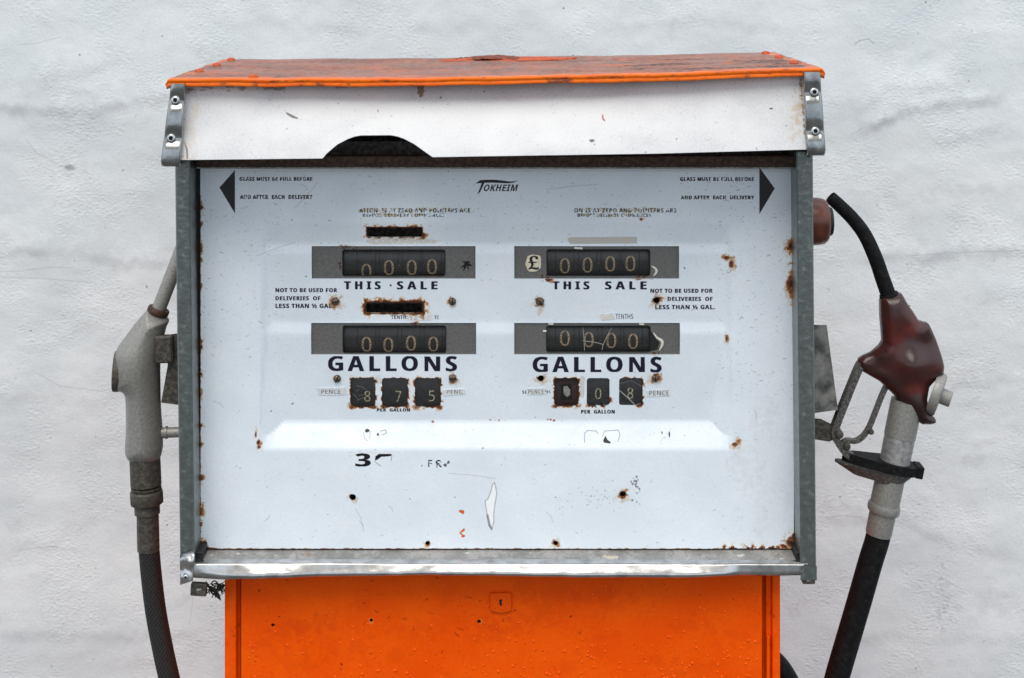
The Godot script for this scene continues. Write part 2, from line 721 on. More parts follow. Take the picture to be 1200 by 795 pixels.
# outline of a rounded rectangle (half sizes a, b, corner radius rc) inside a cell: [[point, partner on the cell's edge], ...]
func rounded(c: Vector2, a: float, b: float, rc: float, r: Rect2) -> Array:
	var out := []
	for q in [[1, 1], [-1, 1], [-1, -1], [1, -1]]:
		var m := c + Vector2(q[0] * (a - rc), q[1] * (b - rc))
		var corner := Vector2(r.end.x if q[0] > 0 else r.position.x, r.end.y if q[1] > 0 else r.position.y)
		var t0 := [0.0, PI * 0.5, PI, PI * 1.5][[[1, 1], [-1, 1], [-1, -1], [1, -1]].find(q)] as float
		for k in 7:
			var t := t0 + PI * 0.5 * k / 6.0
			var p := m + Vector2(cos(t), sin(t)) * rc
			var o := corner
			if k == 0 or k == 6:
				o = Vector2(corner.x, p.y) if absf(cos(t)) > 0.5 else Vector2(p.x, corner.y)
			out.append([p, o])
		# a few points along the side that follows
		var e: Array = [[-1, 1], [-1, -1], [1, -1], [1, 1]][[[1, 1], [-1, 1], [-1, -1], [1, -1]].find(q)]
		var m2 := c + Vector2(e[0] * (a - rc), e[1] * (b - rc))
		var t1 := t0 + PI * 0.5
		var s0 := m + Vector2(cos(t1), sin(t1)) * rc
		var s1 := m2 + Vector2(cos(t1), sin(t1)) * rc
		var cnt := int(s0.distance_to(s1) / 3.0)
		for k in range(1, cnt):
			var p := s0.lerp(s1, float(k) / cnt)
			out.append([p, Vector2(p.x, corner.y) if absf(sin(t1)) > 0.5 else Vector2(corner.x, p.y)])
	return out


# A plate in the picture plane of the face: grid over rect with holes cut right through. zf(px, py) gives its depth.
# holes: {cell: Rect2, c, a, b, rc, rag} in face millimetres; a hole without "a" is the whole cell.
func plate(rect: Rect2, step: float, zf: Callable, uvf: Callable, holes: Array, th: float, zref: float) -> MB:
	var mb := MB.new()
	var xs := [rect.position.x, rect.end.x]
	var ys := [rect.position.y, rect.end.y]
	for h in holes:
		xs.append_array([h.cell.position.x, h.cell.end.x])
		ys.append_array([h.cell.position.y, h.cell.end.y])
	xs = fill_in(xs, step)
	ys = fill_in(ys, step)
	var pt := func(x: float, y: float) -> int:
		var z: float = zf.call(x, y)
		var dx: float = (zf.call(x + 0.7, y) - zf.call(x - 0.7, y)) / 0.0014
		var dy: float = (zf.call(x, y + 0.7) - zf.call(x, y - 0.7)) / 0.0014
		return mb.add(flat(x, y, zref, z), Vector3(-dx, dy, 1.0).normalized(), uvf.call(x, y))
	var id := []
	for y in ys:
		for x in xs:
			id.append(pt.call(x, y))
	for j in ys.size() - 1:
		for i in xs.size() - 1:
			var c := Vector2((xs[i] + xs[i + 1]) * 0.5, (ys[j] + ys[j + 1]) * 0.5)
			var cut := false
			for h in holes:
				if h.cell.has_point(c):
					cut = true
					break
			if not cut:
				var a := j * xs.size() + i
				mb.quad(id[a], id[a + 1], id[a + 1 + xs.size()], id[a + xs.size()])
	for h in holes:
		var ring := []
		if h.has("a"):
			var inner := []
			var outer := []
			var ang := rounded(h.c, h.a, h.b, h.rc, h.cell)
			for pr in ang:
				var ip: Vector2 = pr[0]
				var rag: float = h.get("rag", 0.0)
				ip += (ip - h.c).normalized() * rag * noise.get_noise_2d(ip.x * 9.0, ip.y * 9.0)
				ring.append(ip)
				inner.append(pt.call(ip.x, ip.y))
				outer.append(pt.call(pr[1].x, pr[1].y))
			for k in ang.size():
				var m := (k + 1) % ang.size()
				mb.quad(inner[k], inner[m], outer[m], outer[k])
		else:
			var q: Rect2 = h.cell
			ring = [q.position, Vector2(q.end.x, q.position.y), q.end, Vector2(q.position.x, q.end.y)]
		var mid := Vector2.ZERO
		for p in ring:
			mid += p / ring.size()
		for k in ring.size():
			var p0: Vector2 = ring[k]
			var p1: Vector2 = ring[(k + 1) % ring.size()]
			var a0 := flat(p0.x, p0.y, zref, zf.call(p0.x, p0.y))
			var a1 := flat(p1.x, p1.y, zref, zf.call(p1.x, p1.y))
			var b := Vector3(0, 0, -th)
			var inw := mid - (p0 + p1) * 0.5
			mb.fquad(a0, a1, a1 + b, a0 + b, Vector3(inw.x, -inw.y, 0), uvf.call(p0.x, p0.y))
	# turned back edges
	var e := [rect.position, Vector2(rect.end.x, rect.position.y), rect.end, Vector2(rect.position.x, rect.end.y)]
	for k in 4:
		var p0: Vector2 = e[k]
		var p1: Vector2 = e[(k + 1) % 4]
		var outw: Vector2 = (p0 + p1) * 0.5 - rect.get_center()
		var a0 := flat(p0.x, p0.y, zref, zf.call(p0.x, p0.y))
		var a1 := flat(p1.x, p1.y, zref, zf.call(p1.x, p1.y))
		var b := Vector3(0, 0, -maxf(th, 0.002))
		mb.fquad(a0, a1, a1 + b, a0 + b, Vector3(outw.x, -outw.y, 0), uvf.call(p0.x, p0.y))
	return mb


func fill_in(a: Array, step: float) -> Array:
	a.sort()
	var out := [a[0]]
	for i in range(1, a.size()):
		var d: float = a[i] - a[i - 1]
		if d < 0.01:
			continue
		var k := maxi(1, int(ceil(d / step)))
		for m in k:
			out.append(a[i - 1] + d * (m + 1) / k)
	return out


func _ready() -> void:
	rng.seed = 7
	noise.seed = 3
	noise.frequency = 0.02
	noise.fractal_octaves = 4

	# ---- camera: level, with the lens shifted down (verticals stay upright)
	var cam := Camera3D.new()
	cam.name = "camera"
	cam.projection = Camera3D.PROJECTION_FRUSTUM
	cam.near = 0.05
	cam.far = 200.0
	cam.size = 0.795 * cam.near / D
	cam.frustum_offset = Vector2(0.0, (YH - 397.5) * 0.001 * cam.near / D)
	add_child(cam)
	cam.position = Vector3(0, H, D)
	cam.current = true

	# ---- overcast sky
	var sky_mat := ProceduralSkyMaterial.new()
	sky_mat.sky_top_color = Color(0.90, 0.945, 0.99)
	sky_mat.sky_horizon_color = Color(0.70, 0.735, 0.77)
	sky_mat.sky_curve = 0.5
	sky_mat.ground_bottom_color = Color(0.30, 0.30, 0.30)
	sky_mat.ground_horizon_color = Color(0.42, 0.43, 0.44)
	sky_mat.sun_angle_max = 1.0
	var sky := Sky.new()
	sky.sky_material = sky_mat
	var env := Environment.new()
	env.background_mode = Environment.BG_SKY
	env.sky = sky
	env.tonemap_mode = Environment.TONE_MAPPER_LINEAR
	env.tonemap_exposure = 1.95
	env.sdfgi_enabled = true
	env.ssao_enabled = true
	env.ssil_enabled = true
	var we := WorldEnvironment.new()
	we.name = "environment"
	we.environment = env
	add_child(we)
	var sun := DirectionalLight3D.new()
	sun.name = "sun"
	sun.light_energy = 0.35
	sun.light_angular_distance = 40.0
	sun.light_color = Color(1.0, 0.985, 0.96)
	sun.shadow_enabled = true
	add_child(sun)
	sun.look_at_from_position(Vector3.ZERO, Vector3(0.18, -1.0, -0.62))

	materials()
	build_ground()
	build_wall()
	build_pump()
	build_nozzle_grey()
	build_nozzle_red()
	build_debris()


func materials() -> void:
	M.steel = tri_mat([[0.0, Color(0.44, 0.465, 0.46)], [0.5, Color(0.48, 0.505, 0.50)], [0.78, Color(0.51, 0.535, 0.53)], [1.0, Color(0.70, 0.71, 0.70)]], 0.02, 6.0, 0.34, 0.85, 0.02, 4)
	M.chrome = tri_mat([[0.0, Color(0.62, 0.62, 0.62)], [0.5, Color(0.76, 0.76, 0.76)], [1.0, Color(0.84, 0.84, 0.84)]], 0.015, 5.0, 0.24, 1.0, 0.006, 5)
	M.steel_bright = tri_mat([[0.0, Color(0.50, 0.51, 0.51)], [0.5, Color(0.60, 0.61, 0.61)], [1.0, Color(0.72, 0.72, 0.72)]], 0.015, 6.0, 0.2, 1.0, 0.006, 3)
	M.dull = tri_mat([[0.0, Color(0.34, 0.33, 0.31)], [0.5, Color(0.50, 0.49, 0.47)], [0.8, Color(0.58, 0.57, 0.55)], [1.0, Color(0.74, 0.73, 0.70)]], 0.03, 7.0, 0.6, 0.25, 0.03, 6)
	M.cast = tri_mat([[0.0, Color(0.36, 0.35, 0.34)], [0.25, Color(0.54, 0.535, 0.52)], [0.75, Color(0.58, 0.575, 0.56)], [1.0, Color(0.68, 0.67, 0.65)]], 0.05, 7.0, 0.46, 0.3, 0.015, 7)
	M.cast_mid = tri_mat([[0.0, Color(0.20, 0.19, 0.18)], [0.4, Color(0.34, 0.33, 0.32)], [0.7, Color(0.42, 0.41, 0.40)], [1.0, Color(0.56, 0.55, 0.53)]], 0.05, 8.0, 0.5, 0.35, 0.03, 27)
	M.cast_dark = tri_mat([[0.0, Color(0.20, 0.185, 0.17)], [0.5, Color(0.29, 0.275, 0.255)], [1.0, Color(0.40, 0.375, 0.34)]], 0.03, 7.0, 0.6, 0.2, 0.05, 8)
	M.brown = tri_mat([[0.0, Color(0.14, 0.09, 0.07)], [0.5, Color(0.26, 0.18, 0.14)], [1.0, Color(0.38, 0.28, 0.22)]], 0.03, 8.0, 0.65, 0.1, 0.05, 9)
	M.bakelite = tri_mat([[0.0, Color(0.22, 0.10, 0.06)], [0.5, Color(0.36, 0.17, 0.10)], [1.0, Color(0.48, 0.26, 0.17)]], 0.012, 6.0, 0.3, 0.0, 0.01, 10)
	M.rubber = tri_mat([[0.0, Color(0.055, 0.055, 0.06)], [0.6, Color(0.10, 0.10, 0.105)], [1.0, Color(0.17, 0.17, 0.17)]], 0.03, 6.0, 0.62, 0.0, 0.015, 11, 0.25)
	M.black = plain(Color(0.05, 0.05, 0.055), 0.6)
	M.void = plain(Color(0.03, 0.03, 0.03), 0.9)  # near-black that paints in the darkness inside slots, holes and bores
	M.red = tri_mat([[0.0, Color(0.15, 0.10, 0.105)], [0.40, Color(0.20, 0.11, 0.11)], [0.58, Color(0.26, 0.11, 0.10)], [0.8, Color(0.35, 0.125, 0.105)], [1.0, Color(0.42, 0.20, 0.16)]], 0.006, 4.0, 0.28, 0.0, 0.02, 13)
	M.alloy = tri_mat([[0.0, Color(0.42, 0.42, 0.42)], [0.5, Color(0.60, 0.60, 0.60)], [1.0, Color(0.72, 0.72, 0.72)]], 0.03, 6.0, 0.5, 0.35, 0.02, 14)
	M.bezel = tri_mat([[0.0, Color(0.28, 0.27, 0.27)], [0.5, Color(0.40, 0.395, 0.39)], [1.0, Color(0.52, 0.51, 0.50)]], 0.02, 7.0, 0.42, 0.2, 0.02, 15)
	M.orange = tri_mat([[0.0, Color(0.60, 0.19, 0.02)], [0.2, Color(0.93, 0.31, 0.0)], [0.6, Color(0.95, 0.335, 0.0)], [1.0, Color(0.96, 0.36, 0.0)]], 0.02, 4.0, 0.45, 0.0, 0.02, 16, 0.25)
	M.rusty_orange = tri_mat([[0.0, Color(0.16, 0.08, 0.04)], [0.4, Color(0.36, 0.15, 0.05)], [0.75, Color(0.62, 0.23, 0.04)], [1.0, Color(0.78, 0.28, 0.03)]], 0.03, 6.0, 0.6, 0.0, 0.03, 17)
	M.glass = plain(Color(1, 1, 1, 0.008), 0.08, 0.0, 0.4)
	M.glass.transparency = BaseMaterial3D.TRANSPARENCY_ALPHA
	M.paper = tri_mat([[0.0, Color(0.56, 0.54, 0.50)], [0.5, Color(0.68, 0.66, 0.62)], [1.0, Color(0.76, 0.74, 0.70)]], 0.03, 9.0, 0.8, 0.0, 0.01, 18)
	M.putty = plain(Color(0.86, 0.85, 0.80), 0.6)
	M.rust = tri_mat([[0.0, Color(0.12, 0.06, 0.04)], [0.5, Color(0.30, 0.15, 0.08)], [1.0, Color(0.48, 0.26, 0.13)]], 0.04, 9.0, 0.9, 0.0, 0.06, 19)
	M.twig = plain(Color(0.14, 0.12, 0.10), 0.9)


func build_ground() -> void:
	var mb := MB.new()
	mb.fquad(Vector3(-60, 0, -0.75), Vector3(60, 0, -0.75), Vector3(60, 0, 90), Vector3(-60, 0, 90), Vector3.UP)
	var m := tri_mat([[0.0, Color(0.28, 0.28, 0.28)], [0.5, Color(0.36, 0.36, 0.355)], [1.0, Color(0.44, 0.44, 0.43)]], 0.02, 1.0, 0.85, 0.0, 0.2, 20)
	structure("ground", mb, m, "grey tarmac forecourt ground under the petrol pump", "ground")


# ledges left by mortar courses under the paint: [points in face mm, height m]
func wall_ledges() -> Array:
	return [
		[[[-60, 118], [40, 124], [110, 128], [150, 116], [215, 112]], 0.0032],
		[[[30, 88], [95, 82], [140, 66]], 0.0014],
		[[[-60, 292], [30, 290], [70, 292], [130, 303], [200, 305]], 0.0026],
		[[[20, 160], [45, 180], [85, 198]], 0.0012],
		[[[-60, 458], [60, 462], [130, 470]], 0.0012],
		[[[-60, 648], [30, 634], [100, 640]], 0.0012],
		[[[990, 160], [1010, 148], [1050, 136], [1075, 124], [1110, 117], [1150, 115], [1178, 112]], 0.0042],
		[[[985, 132], [1005, 128], [1040, 100], [1140, 96]], 0.0016],
		[[[1080, 168], [1140, 156], [1190, 138]], 0.0014],
		[[[1000, 300], [1080, 298], [1130, 292], [1260, 290]], 0.0030],
		[[[960, 606], [985, 604], [1010, 602], [1060, 608], [1130, 640], [1190, 644]], 0.0022],
		[[[1090, 452], [1130, 446], [1210, 440]], 0.0016],
		[[[250, 22], [420, 30], [560, 26]], 0.0012],
		[[[700, 30], [820, 22], [960, 34]], 0.0014],
		[[[-60, 735], [100, 742], [240, 738]], 0.0016],
		[[[950, 735], [1080, 748], [1240, 742]], 0.0012],
	]


func build_wall() -> void:
	var zb := -0.75
	var fa := FastNoiseLite.new()
	fa.seed = 21
	fa.frequency = 1.0
	fa.fractal_octaves = 5
	var fb := FastNoiseLite.new()
	fb.seed = 22
	fb.frequency = 1.0
	fb.noise_type = FastNoiseLite.TYPE_SIMPLEX
	fb.fractal_octaves = 3
	var led := wall_ledges()
	var x0 := -140.0
	var x1 := 1340.0
	var y0 := -140.0
	var y1 := 1000.0
	var st := 3.4
	var nx := int((x1 - x0) / st)
	var ny := int((y1 - y0) / st)
	var rows := []
	var uvs := []
	for j in ny + 1:
		var line := PackedVector3Array()
		var lu := PackedVector2Array()
		var py := lerpf(y0, y1, float(j) / ny)
		for i in nx + 1:
			var px := lerpf(x0, x1, float(i) / nx)
			var h := fa.get_noise_2d(px * 0.0022, py * 0.0034) * 0.006 + fa.get_noise_2d(px * 0.012 + 40.0, py * 0.016) * 0.0006
			h += maxf(0.0, fb.get_noise_2d(px * 0.02 + 9.0, py * 0.03) - 0.12) * 0.0008 * (0.5 + fa.get_noise_2d(px * 0.005, py * 0.005 + 70.0))
			h += fb.get_noise_2d(px * 0.085, py * 0.085) * 0.00016
			for l in led:
				var pl: Array = l[0]
				if px > pl[0][0] - 12.0 and px < pl[-1][0] + 12.0:
					var dy: float = py - along(pl, px) + 5.0 * fa.get_noise_2d(px * 0.03, 11.0) + 2.5 * fb.get_noise_2d(px * 0.09, 3.0)
					var fade := minf(sstep(pl[0][0] - 12.0, pl[0][0] + 30.0, px), 1.0 - sstep(pl[-1][0] - 30.0, pl[-1][0] + 12.0, px))
					h += l[1] * fade * (0.75 + 0.9 * fa.get_noise_2d(px * 0.02, py * 0.01 + 31.0)) * exp(-maxf(0.0, -dy) / 34.0) * (1.0 - sstep(-3.0, 14.0, dy))
			var edge := minf(minf(px - x0, x1 - px), minf(py - y0, y1 - py))
			line.append(P(px, py, zb) + Vector3(0, 0, h * clampf(edge / 60.0, 0.0, 1.0)))
			lu.append(Vector2((px - x0) / (x1 - x0), (py - y0) / (y1 - y0)))
		rows.append(line)
		uvs.append(lu)
	var mb := MB.new()
	mb.grid(rows, uvs, Vector3(0, 0, 1))
	# the plain rest of the wall round the part in view, and its thickness
	var a := P(x0, y0, zb)
	var b := P(x1, y1, zb)
	var top := 3.0
	var q := [[-6.0, a.x, 0.0, top], [b.x, 6.0, 0.0, top], [a.x, b.x, a.y, top], [a.x, b.x, 0.0, b.y]]
	for r in q:
		var w := []
		for c in [[r[0], r[2]], [r[1], r[2]], [r[1], r[3]], [r[0], r[3]]]:
			w.append(mb.add(Vector3(c[0], c[1], zb), Vector3(0, 0, 1), Vector2((c[0] - a.x) / (b.x - a.x), (c[1] - a.y) / (b.y - a.y))))
		mb.quad(w[0], w[1], w[2], w[3])
	mb.fquad(Vector3(-6, top, zb), Vector3(6, top, zb), Vector3(6, top, zb - 0.25), Vector3(-6, top, zb - 0.25), Vector3.UP)
	mb.fquad(Vector3(-6, 0, zb - 0.25), Vector3(6, 0, zb - 0.25), Vector3(6, top, zb - 0.25), Vector3(-6, top, zb - 0.25), Vector3(0, 0, -1))
	for s in [-6.0, 6.0]:
		mb.fquad(Vector3(s, 0, zb), Vector3(s, top, zb), Vector3(s, top, zb - 0.25), Vector3(s, 0, zb - 0.25), Vector3(s, 0, 0))
	# paint: masonry white with specks and faint old stains
	var cv := Canvas.new(x0, y0, x1, y1, 1.35, 77)
	cv.base(Color8(213, 219, 223), Color8(227, 231, 234), 0.75, 0.8, 0.006, 0.2)
	cv.specks(900, x0, y0, x1, y1, Color8(120, 120, 124), 0.5, 1.2, 1.0)
	cv.specks(120, x0, y0, x1, y1, Color8(50, 50, 54), 0.8, 2.0, 0.8)
	cv.specks(300, x0, y0, x1, y1, Color8(240, 240, 240), 0.6, 2.0, 3.0)
	for i in 60:
		cv.dab(cv.rnd.randf_range(x0, x1), cv.rnd.randf_range(y0, y1), cv.rnd.randf_range(6, 40), cv.rnd.randf_range(4, 14), Color8(196, 196, 198), 0.22, 1.0, 0.7)
	cv.path([[1002, 51], [1008, 47], [1018, 45], [1024, 51]], 1.0, Color8(150, 150, 150), 0.6)
	# hairline cracks and scuffs
	for hair in [[[-20, 319], [20, 318], [60, 313], [84, 314]], [[-20, 325], [40, 326], [112, 331]], [[30, 163], [40, 178], [62, 190], [82, 199]], [[22, 52], [44, 50], [62, 45], [70, 43]], [[996, 158], [1004, 154], [1010, 149]], [[1140, 155], [1148, 150], [1152, 152]], [[1060, 300], [1120, 296], [1200, 293]], [[968, 606], [990, 604], [1008, 606]], [[40, 436], [70, 452], [120, 458]], [[226, 700], [222, 730]], [[20, 645], [60, 640], [90, 646]]]:
		cv.path(hair, 0.8, Color8(150, 150, 158), 0.32)
	for i in 60:
		cv.dab(1105 + cv.rnd.randfn(0, 1) * 5, cv.rnd.randf_range(650, 740), cv.rnd.randf_range(0.8, 2.4), cv.rnd.randf_range(1, 5), Color8(170, 170, 178), 0.18, 1.0, 0.7)
	cv.specks(500, x0, y0, x1, y1, Color8(104, 104, 112), 0.55, 1.1, 3.0)
	cv.dab(81, 196, 6, 2, Color8(140, 140, 145), 0.6, 1.0, 0.6)
	var m := cv.material(0.0, 0.35)
	m.texture_repeat = true
	m.heightmap_enabled = true
	var hf := FastNoiseLite.new()
	hf.seed = 90
	hf.frequency = 0.1
	hf.fractal_octaves = 5
	hf.fractal_gain = 0.55
	# brushed-on paint: drawn-out nicks and small lumps, mostly flat between them
	var long_im := hf.get_image(cv.w, cv.h * 2, false, false, true)
	long_im.resize(cv.w, cv.h, Image.INTERPOLATE_BILINEAR)
	long_im.convert(Image.FORMAT_L8)
	var la := long_im.get_data()
	var lb := cv.noise_bytes(0.16, 3, 91)
	var lc := cv.noise_bytes(0.008, 3, 92)
	var hb := PackedByteArray()
	hb.resize(la.size())
	for i in la.size():
		var patch := clampf((lc[i] - 96) / 70.0, 0.15, 1.0)
		hb[i] = clampi(int(110 + (maxf(0.0, la[i] - 150.0) * 1.5 - maxf(0.0, 96.0 - la[i]) * 1.3) * patch + (lb[i] - 128) * 0.16), 0, 255)
	m.heightmap_texture = ImageTexture.create_from_image(Image.create_from_data(cv.w, cv.h, false, Image.FORMAT_L8, hb))
	m.heightmap_scale = 0.115
	var w := structure("wall", mb, m, "white painted masonry wall with uneven lumpy render behind the pump", "wall")
	w.name = "wall"


# ---------------------------------------------------------------- the pump
# depth of the pressed field from top to bottom (face mm, m), its folds a little rounded
func field_depth(py: float) -> float:
	var d := 0.0
	for k in 5:
		d += along([[261, 0.0], [286, 0.0066], [299, 0.0044], [379, 0.0088], [393, 0.0062], [498, 0.0148], [527, 0.0]], py + (k - 2) * 1.2)
	return d / 5.0


# depth of the pressed face plate
func face_z(px: float, py: float) -> float:
	var a := minf(sstep(302, 322, px), 1.0 - sstep(842, 862, px))
	var m := minf(minf(ramp(301, 330, px), 1.0 - ramp(834, 863, px)), 1.0 - ramp(498, 527, py)) * 0.0148
	return -minf(field_depth(py) * (a * 0.5 + 0.5 * minf(1.0, a * 2.0)), m) + 0.0005 * noise.get_noise_2d(px * 0.45, py * 0.45)


func bow(px: float) -> float:   # 0 at the ends, 1 in the middle of the canopy
	return sin(PI * ramp(205, 955, px))


func canopy_top(px: float) -> float:
	return lerpf(98, 84, ramp(205, 955, px))


func canopy_bottom(px: float) -> float:
	return along([[188, 188.3], [213, 187.6], [378, 185.6], [507, 184.2], [590, 182.8], [760, 180.2], [945, 175.2], [968, 174.6]], px)


func canopy_z(t: float) -> float:
	return 0.074 + 0.024 * pow(clampf(t, 0.0, 1.2), 1.2)


func cap_z(t: float) -> float:
	return 0.098 + 0.007 * t


# canopy panel in metres: x across, t 0..1 from top to bottom
func canopy_point(x: float, t: float) -> Vector3:
	var zt := canopy_z(0.0)
	var zb := canopy_z(1.0)
	var yt := P(0, canopy_top(CX + x * 1000.0 * D / (D - zt)), zt).y
	var yb := P(0, canopy_bottom(CX + x * 1000.0 * D / (D - zb)), zb).y
	return Vector3(x, lerpf(yt, yb, t), canopy_z(t))


# the point of the panel that is seen at a measured position: x and t
func canopy_find(px: float, py: float) -> Vector2:
	var lo := 0.0
	var hi := 1.05
	var x := 0.0
	for i in 24:
		var t := (lo + hi) * 0.5
		var z := canopy_z(t)
		x = (px - CX) * 0.001 * (D - z) / D
		var p := canopy_point(x, t)
		if YH - (p.y - H) * 1000.0 * D / (D - z) < py:
			lo = t
		else:
			hi = t
	return Vector2(x, lo)


func screw_mesh(c: Vector3, r: float, ang: float, head: Material, slot: Material) -> Array:
	var mb := MB.new()
	mb.lathe(c, Vector3(0, 0, 1), [[r, -0.001], [r, r * 0.15], [r * 0.86, r * 0.42], [r * 0.5, r * 0.62], [0.0, r * 0.68]], 20)
	var s := MB.new()
	s.box(c + Vector3(0, 0, r * 0.45), Vector3(r * 0.96, r * 0.13, r * 0.26), 0.0, Basis(Vector3(0, 0, 1), ang))  # solid dark bar in place of a cut slot, its shade painted in
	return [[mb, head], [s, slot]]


func rivet_mesh(c: Vector3, axis: Vector3, r: float) -> Array:
	var mb := MB.new()
	mb.lathe(c, axis, [[r, -0.0015], [r, r * 0.12], [r * 0.9, r * 0.36], [r * 0.68, r * 0.52], [r * 0.46, r * 0.5], [r * 0.36, r * 0.3]], 20)
	var s := MB.new()
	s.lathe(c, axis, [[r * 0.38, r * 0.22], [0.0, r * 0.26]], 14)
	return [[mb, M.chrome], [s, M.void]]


func build_pump() -> void:
	var base := P(588, 0, -0.15)
	base.y = 0.0
	pump = thing("fuel_pump", "old petrol pump with white dial face, orange roof and orange cabinet, rusting", "fuel pump", base)
	build_face()
	build_counters()
	build_canopy()
	build_frame()
	build_cabinet()
	build_side_fittings()


func deep(cv: Canvas, on: bool) -> void:
	cv.c0 = Vector2(CX, YH)
	cv.k = PackedFloat32Array()
	if on:
		for y in 1400:
			cv.k.append(1.0 + sunk_depth(y * 0.5) / D)


func face_canvas() -> Canvas:
	var cv := Canvas.new(226, 190, 940, 652, 2.7, 5)
	cv.base(Color8(222, 231, 240), Color8(231, 239, 247), 0.2, 0.9, 0.003, 0.08)
	var ink := Color8(22, 21, 44)
	var blk := Color8(20, 20, 24)
	# peppering, scuffs and pale rubbed patches in the enamel
	cv.specks(700, 235, 196, 930, 640, Color8(120, 124, 128), 0.5, 0.9, 3.5)
	cv.specks(420, 235, 196, 930, 300, Color8(96, 98, 102), 0.55, 0.9, 3.5)
	cv.specks(330, 840, 200, 930, 470, Color8(110, 112, 116), 0.6, 1.0, 3.5)
	cv.specks(260, 235, 230, 330, 420, Color8(120, 122, 126), 0.5, 0.9, 4.0)
	cv.specks(70, 235, 196, 930, 640, Color8(60, 56, 56), 0.8, 1.7, 0.7)
	for i in 40:
		cv.dab(cv.rnd.randf_range(240, 925), cv.rnd.randf_range(200, 638), cv.rnd.randf_range(4, 22), cv.rnd.randf_range(3, 14), Color8(240, 243, 245), 0.3, 1.0, 0.7)
	for i in 16:
		cv.dab(cv.rnd.randf_range(850, 925), cv.rnd.randf_range(470, 630), cv.rnd.randf_range(3, 9), cv.rnd.randf_range(8, 26), Color8(212, 214, 214), 0.22, 1.0, 0.7)
	# printing on the outer plate
	cv.poly([[257, 220], [275, 199.5], [275, 250]], blk, 0.95)
	cv.poly([[890, 196], [908, 221], [890, 251]], blk, 0.95)
	cv.text("GLASS MUST BE FULL BEFORE", 280.5, 207.6, 366, 212.0, blk, 1.0, 0.06, 3, true, 0.0, "Droid Sans", 0.35)
	cv.text("AND AFTER  EACH  DELIVERY", 281, 228.6, 366, 233.2, blk, 1.0, 0.08, 3, true, 0.0, "Droid Sans", 0.35)
	cv.text("GLASS MUST BE FULL BEFORE", 797, 207.8, 884, 212.2, blk, 1.0, 0.06, 3, true, 0.0, "Droid Sans", 0.35)
	cv.text("AND AFTER  EACH  DELIVERY", 798, 229.4, 884, 233.7, blk, 1.0, 0.08, 3, true, 0.0, "Droid Sans", 0.35)
	cv.poly([[557.3, 215.0], [562.6, 211.3], [569, 210.8], [578, 210.7], [588, 211.6], [597, 212.8], [602, 212.8], [607.2, 211.9], [602, 214.0], [596, 214.9], [588, 214.6], [578, 214.1], [567.6, 214.2], [562.6, 225.2], [558.6, 228], [560.6, 225.4], [564.6, 214.5], [561, 214.7]], blk, 1.0)
	cv.text("OKHEIM", 566.2, 216.4, 605.2, 224.0, blk, 1.0, 0.0, 2, true, 0.28)
	var tan := Color8(196, 178, 146)
	for t in [[424, 551, 421.0, "ATION  IS AT ZERO AND POINTERS ARE"], [676, 772, 673.0, "ON IS AT ZERO AND POINTERS ARE"]]:
		var right: bool = t[2] > 600.0
		for i in 26:
			cv.dab(cv.rnd.randf_range(t[0], t[1] - 4), 246.5 + cv.rnd.randf_range(-1.5, 1.5), cv.rnd.randf_range(2.5, 6), cv.rnd.randf_range(1.2, 2.6), tan if i % 3 else Color8(225, 218, 202), 0.55, 0.8, 0.5)
		for i in 14:
			cv.dab(cv.rnd.randf_range(t[0] + 4, t[1] - 30), 252 + cv.rnd.randf_range(-1, 1), cv.rnd.randf_range(2.5, 6), cv.rnd.randf_range(0.8, 1.8), tan, 0.5, 0.8, 0.5)
		cv.text(t[3], t[2], 244.2, 793 if right else 551, 249.2, blk, 0.95, 0.22, 3)
		cv.text("BEFORE DELIVERY COMMENCES", t[2] + 4, 250.3, 763 if right else 521, 254.4, blk, 0.9, 0.36, 3)
	deep(cv, true)
	cv.text("THIS", 403, 329.8, 446, 339.4, ink, 1.0, 0.0, 18, true, 0.0, "Droid Sans", 0.9)
	cv.text("SALE", 465, 329.8, 512.8, 339.4, ink, 1.0, 0.0, 18, true, 0.0, "Droid Sans", 0.9)
	cv.dab(457.5, 334.5, 1.0, 1.0, ink, 0.7)
	cv.text("THIS", 647.4, 329.8, 690.8, 339.4, ink, 1.0, 0.0, 18, true, 0.0, "Droid Sans", 0.9)
	cv.text("SALE", 709, 329.8, 758, 339.4, ink, 1.0, 0.0, 18, true, 0.0, "Droid Sans", 0.9)
	cv.text("GALLONS", 384.3, 417.5, 535.5, 435.4, ink, 1.0, 0.0, 9, true, 0.0, "Droid Sans", 0.9)
	cv.text("GALLONS", 624.3, 418.4, 775.5, 436.8, ink, 1.0, 0.0, 9, true, 0.0, "Droid Sans", 0.9)
	cv.text("NOT TO BE USED FOR", 322.7, 338.0, 395, 342.7, ink, 1.0, 0.0, 3, true, 0.0, "Droid Sans", 0.35)
	cv.text("DELIVERIES  OF", 322.7, 347.4, 375.4, 352.2, ink, 1.0, 0.0, 3, true, 0.0, "Droid Sans", 0.35)
	cv.text("LESS THAN ½ GAL.", 322.7, 356.2, 391, 361.2, ink, 1.0, 0.0, 3, true, 0.0, "Droid Sans", 0.35)
	cv.text("NOT TO BE USED FOR", 762.3, 338.6, 835.3, 343.4, ink, 1.0, 0.0, 3, true, 0.0, "Droid Sans", 0.35)
	cv.text("DELIVERIES  OF", 782.4, 348.2, 835.3, 353.0, ink, 1.0, 0.0, 3, true, 0.0, "Droid Sans", 0.35)
	cv.text("LESS THAN ½ GAL.", 768, 357.6, 838, 362.6, ink, 1.0, 0.0, 3, true, 0.0, "Droid Sans", 0.35)
	cv.text("PER  GALLON", 441.7, 478.8, 480.5, 482.4, blk, 1.0, 0.0, 4, true, 0.0, "Droid Sans", 0.35)
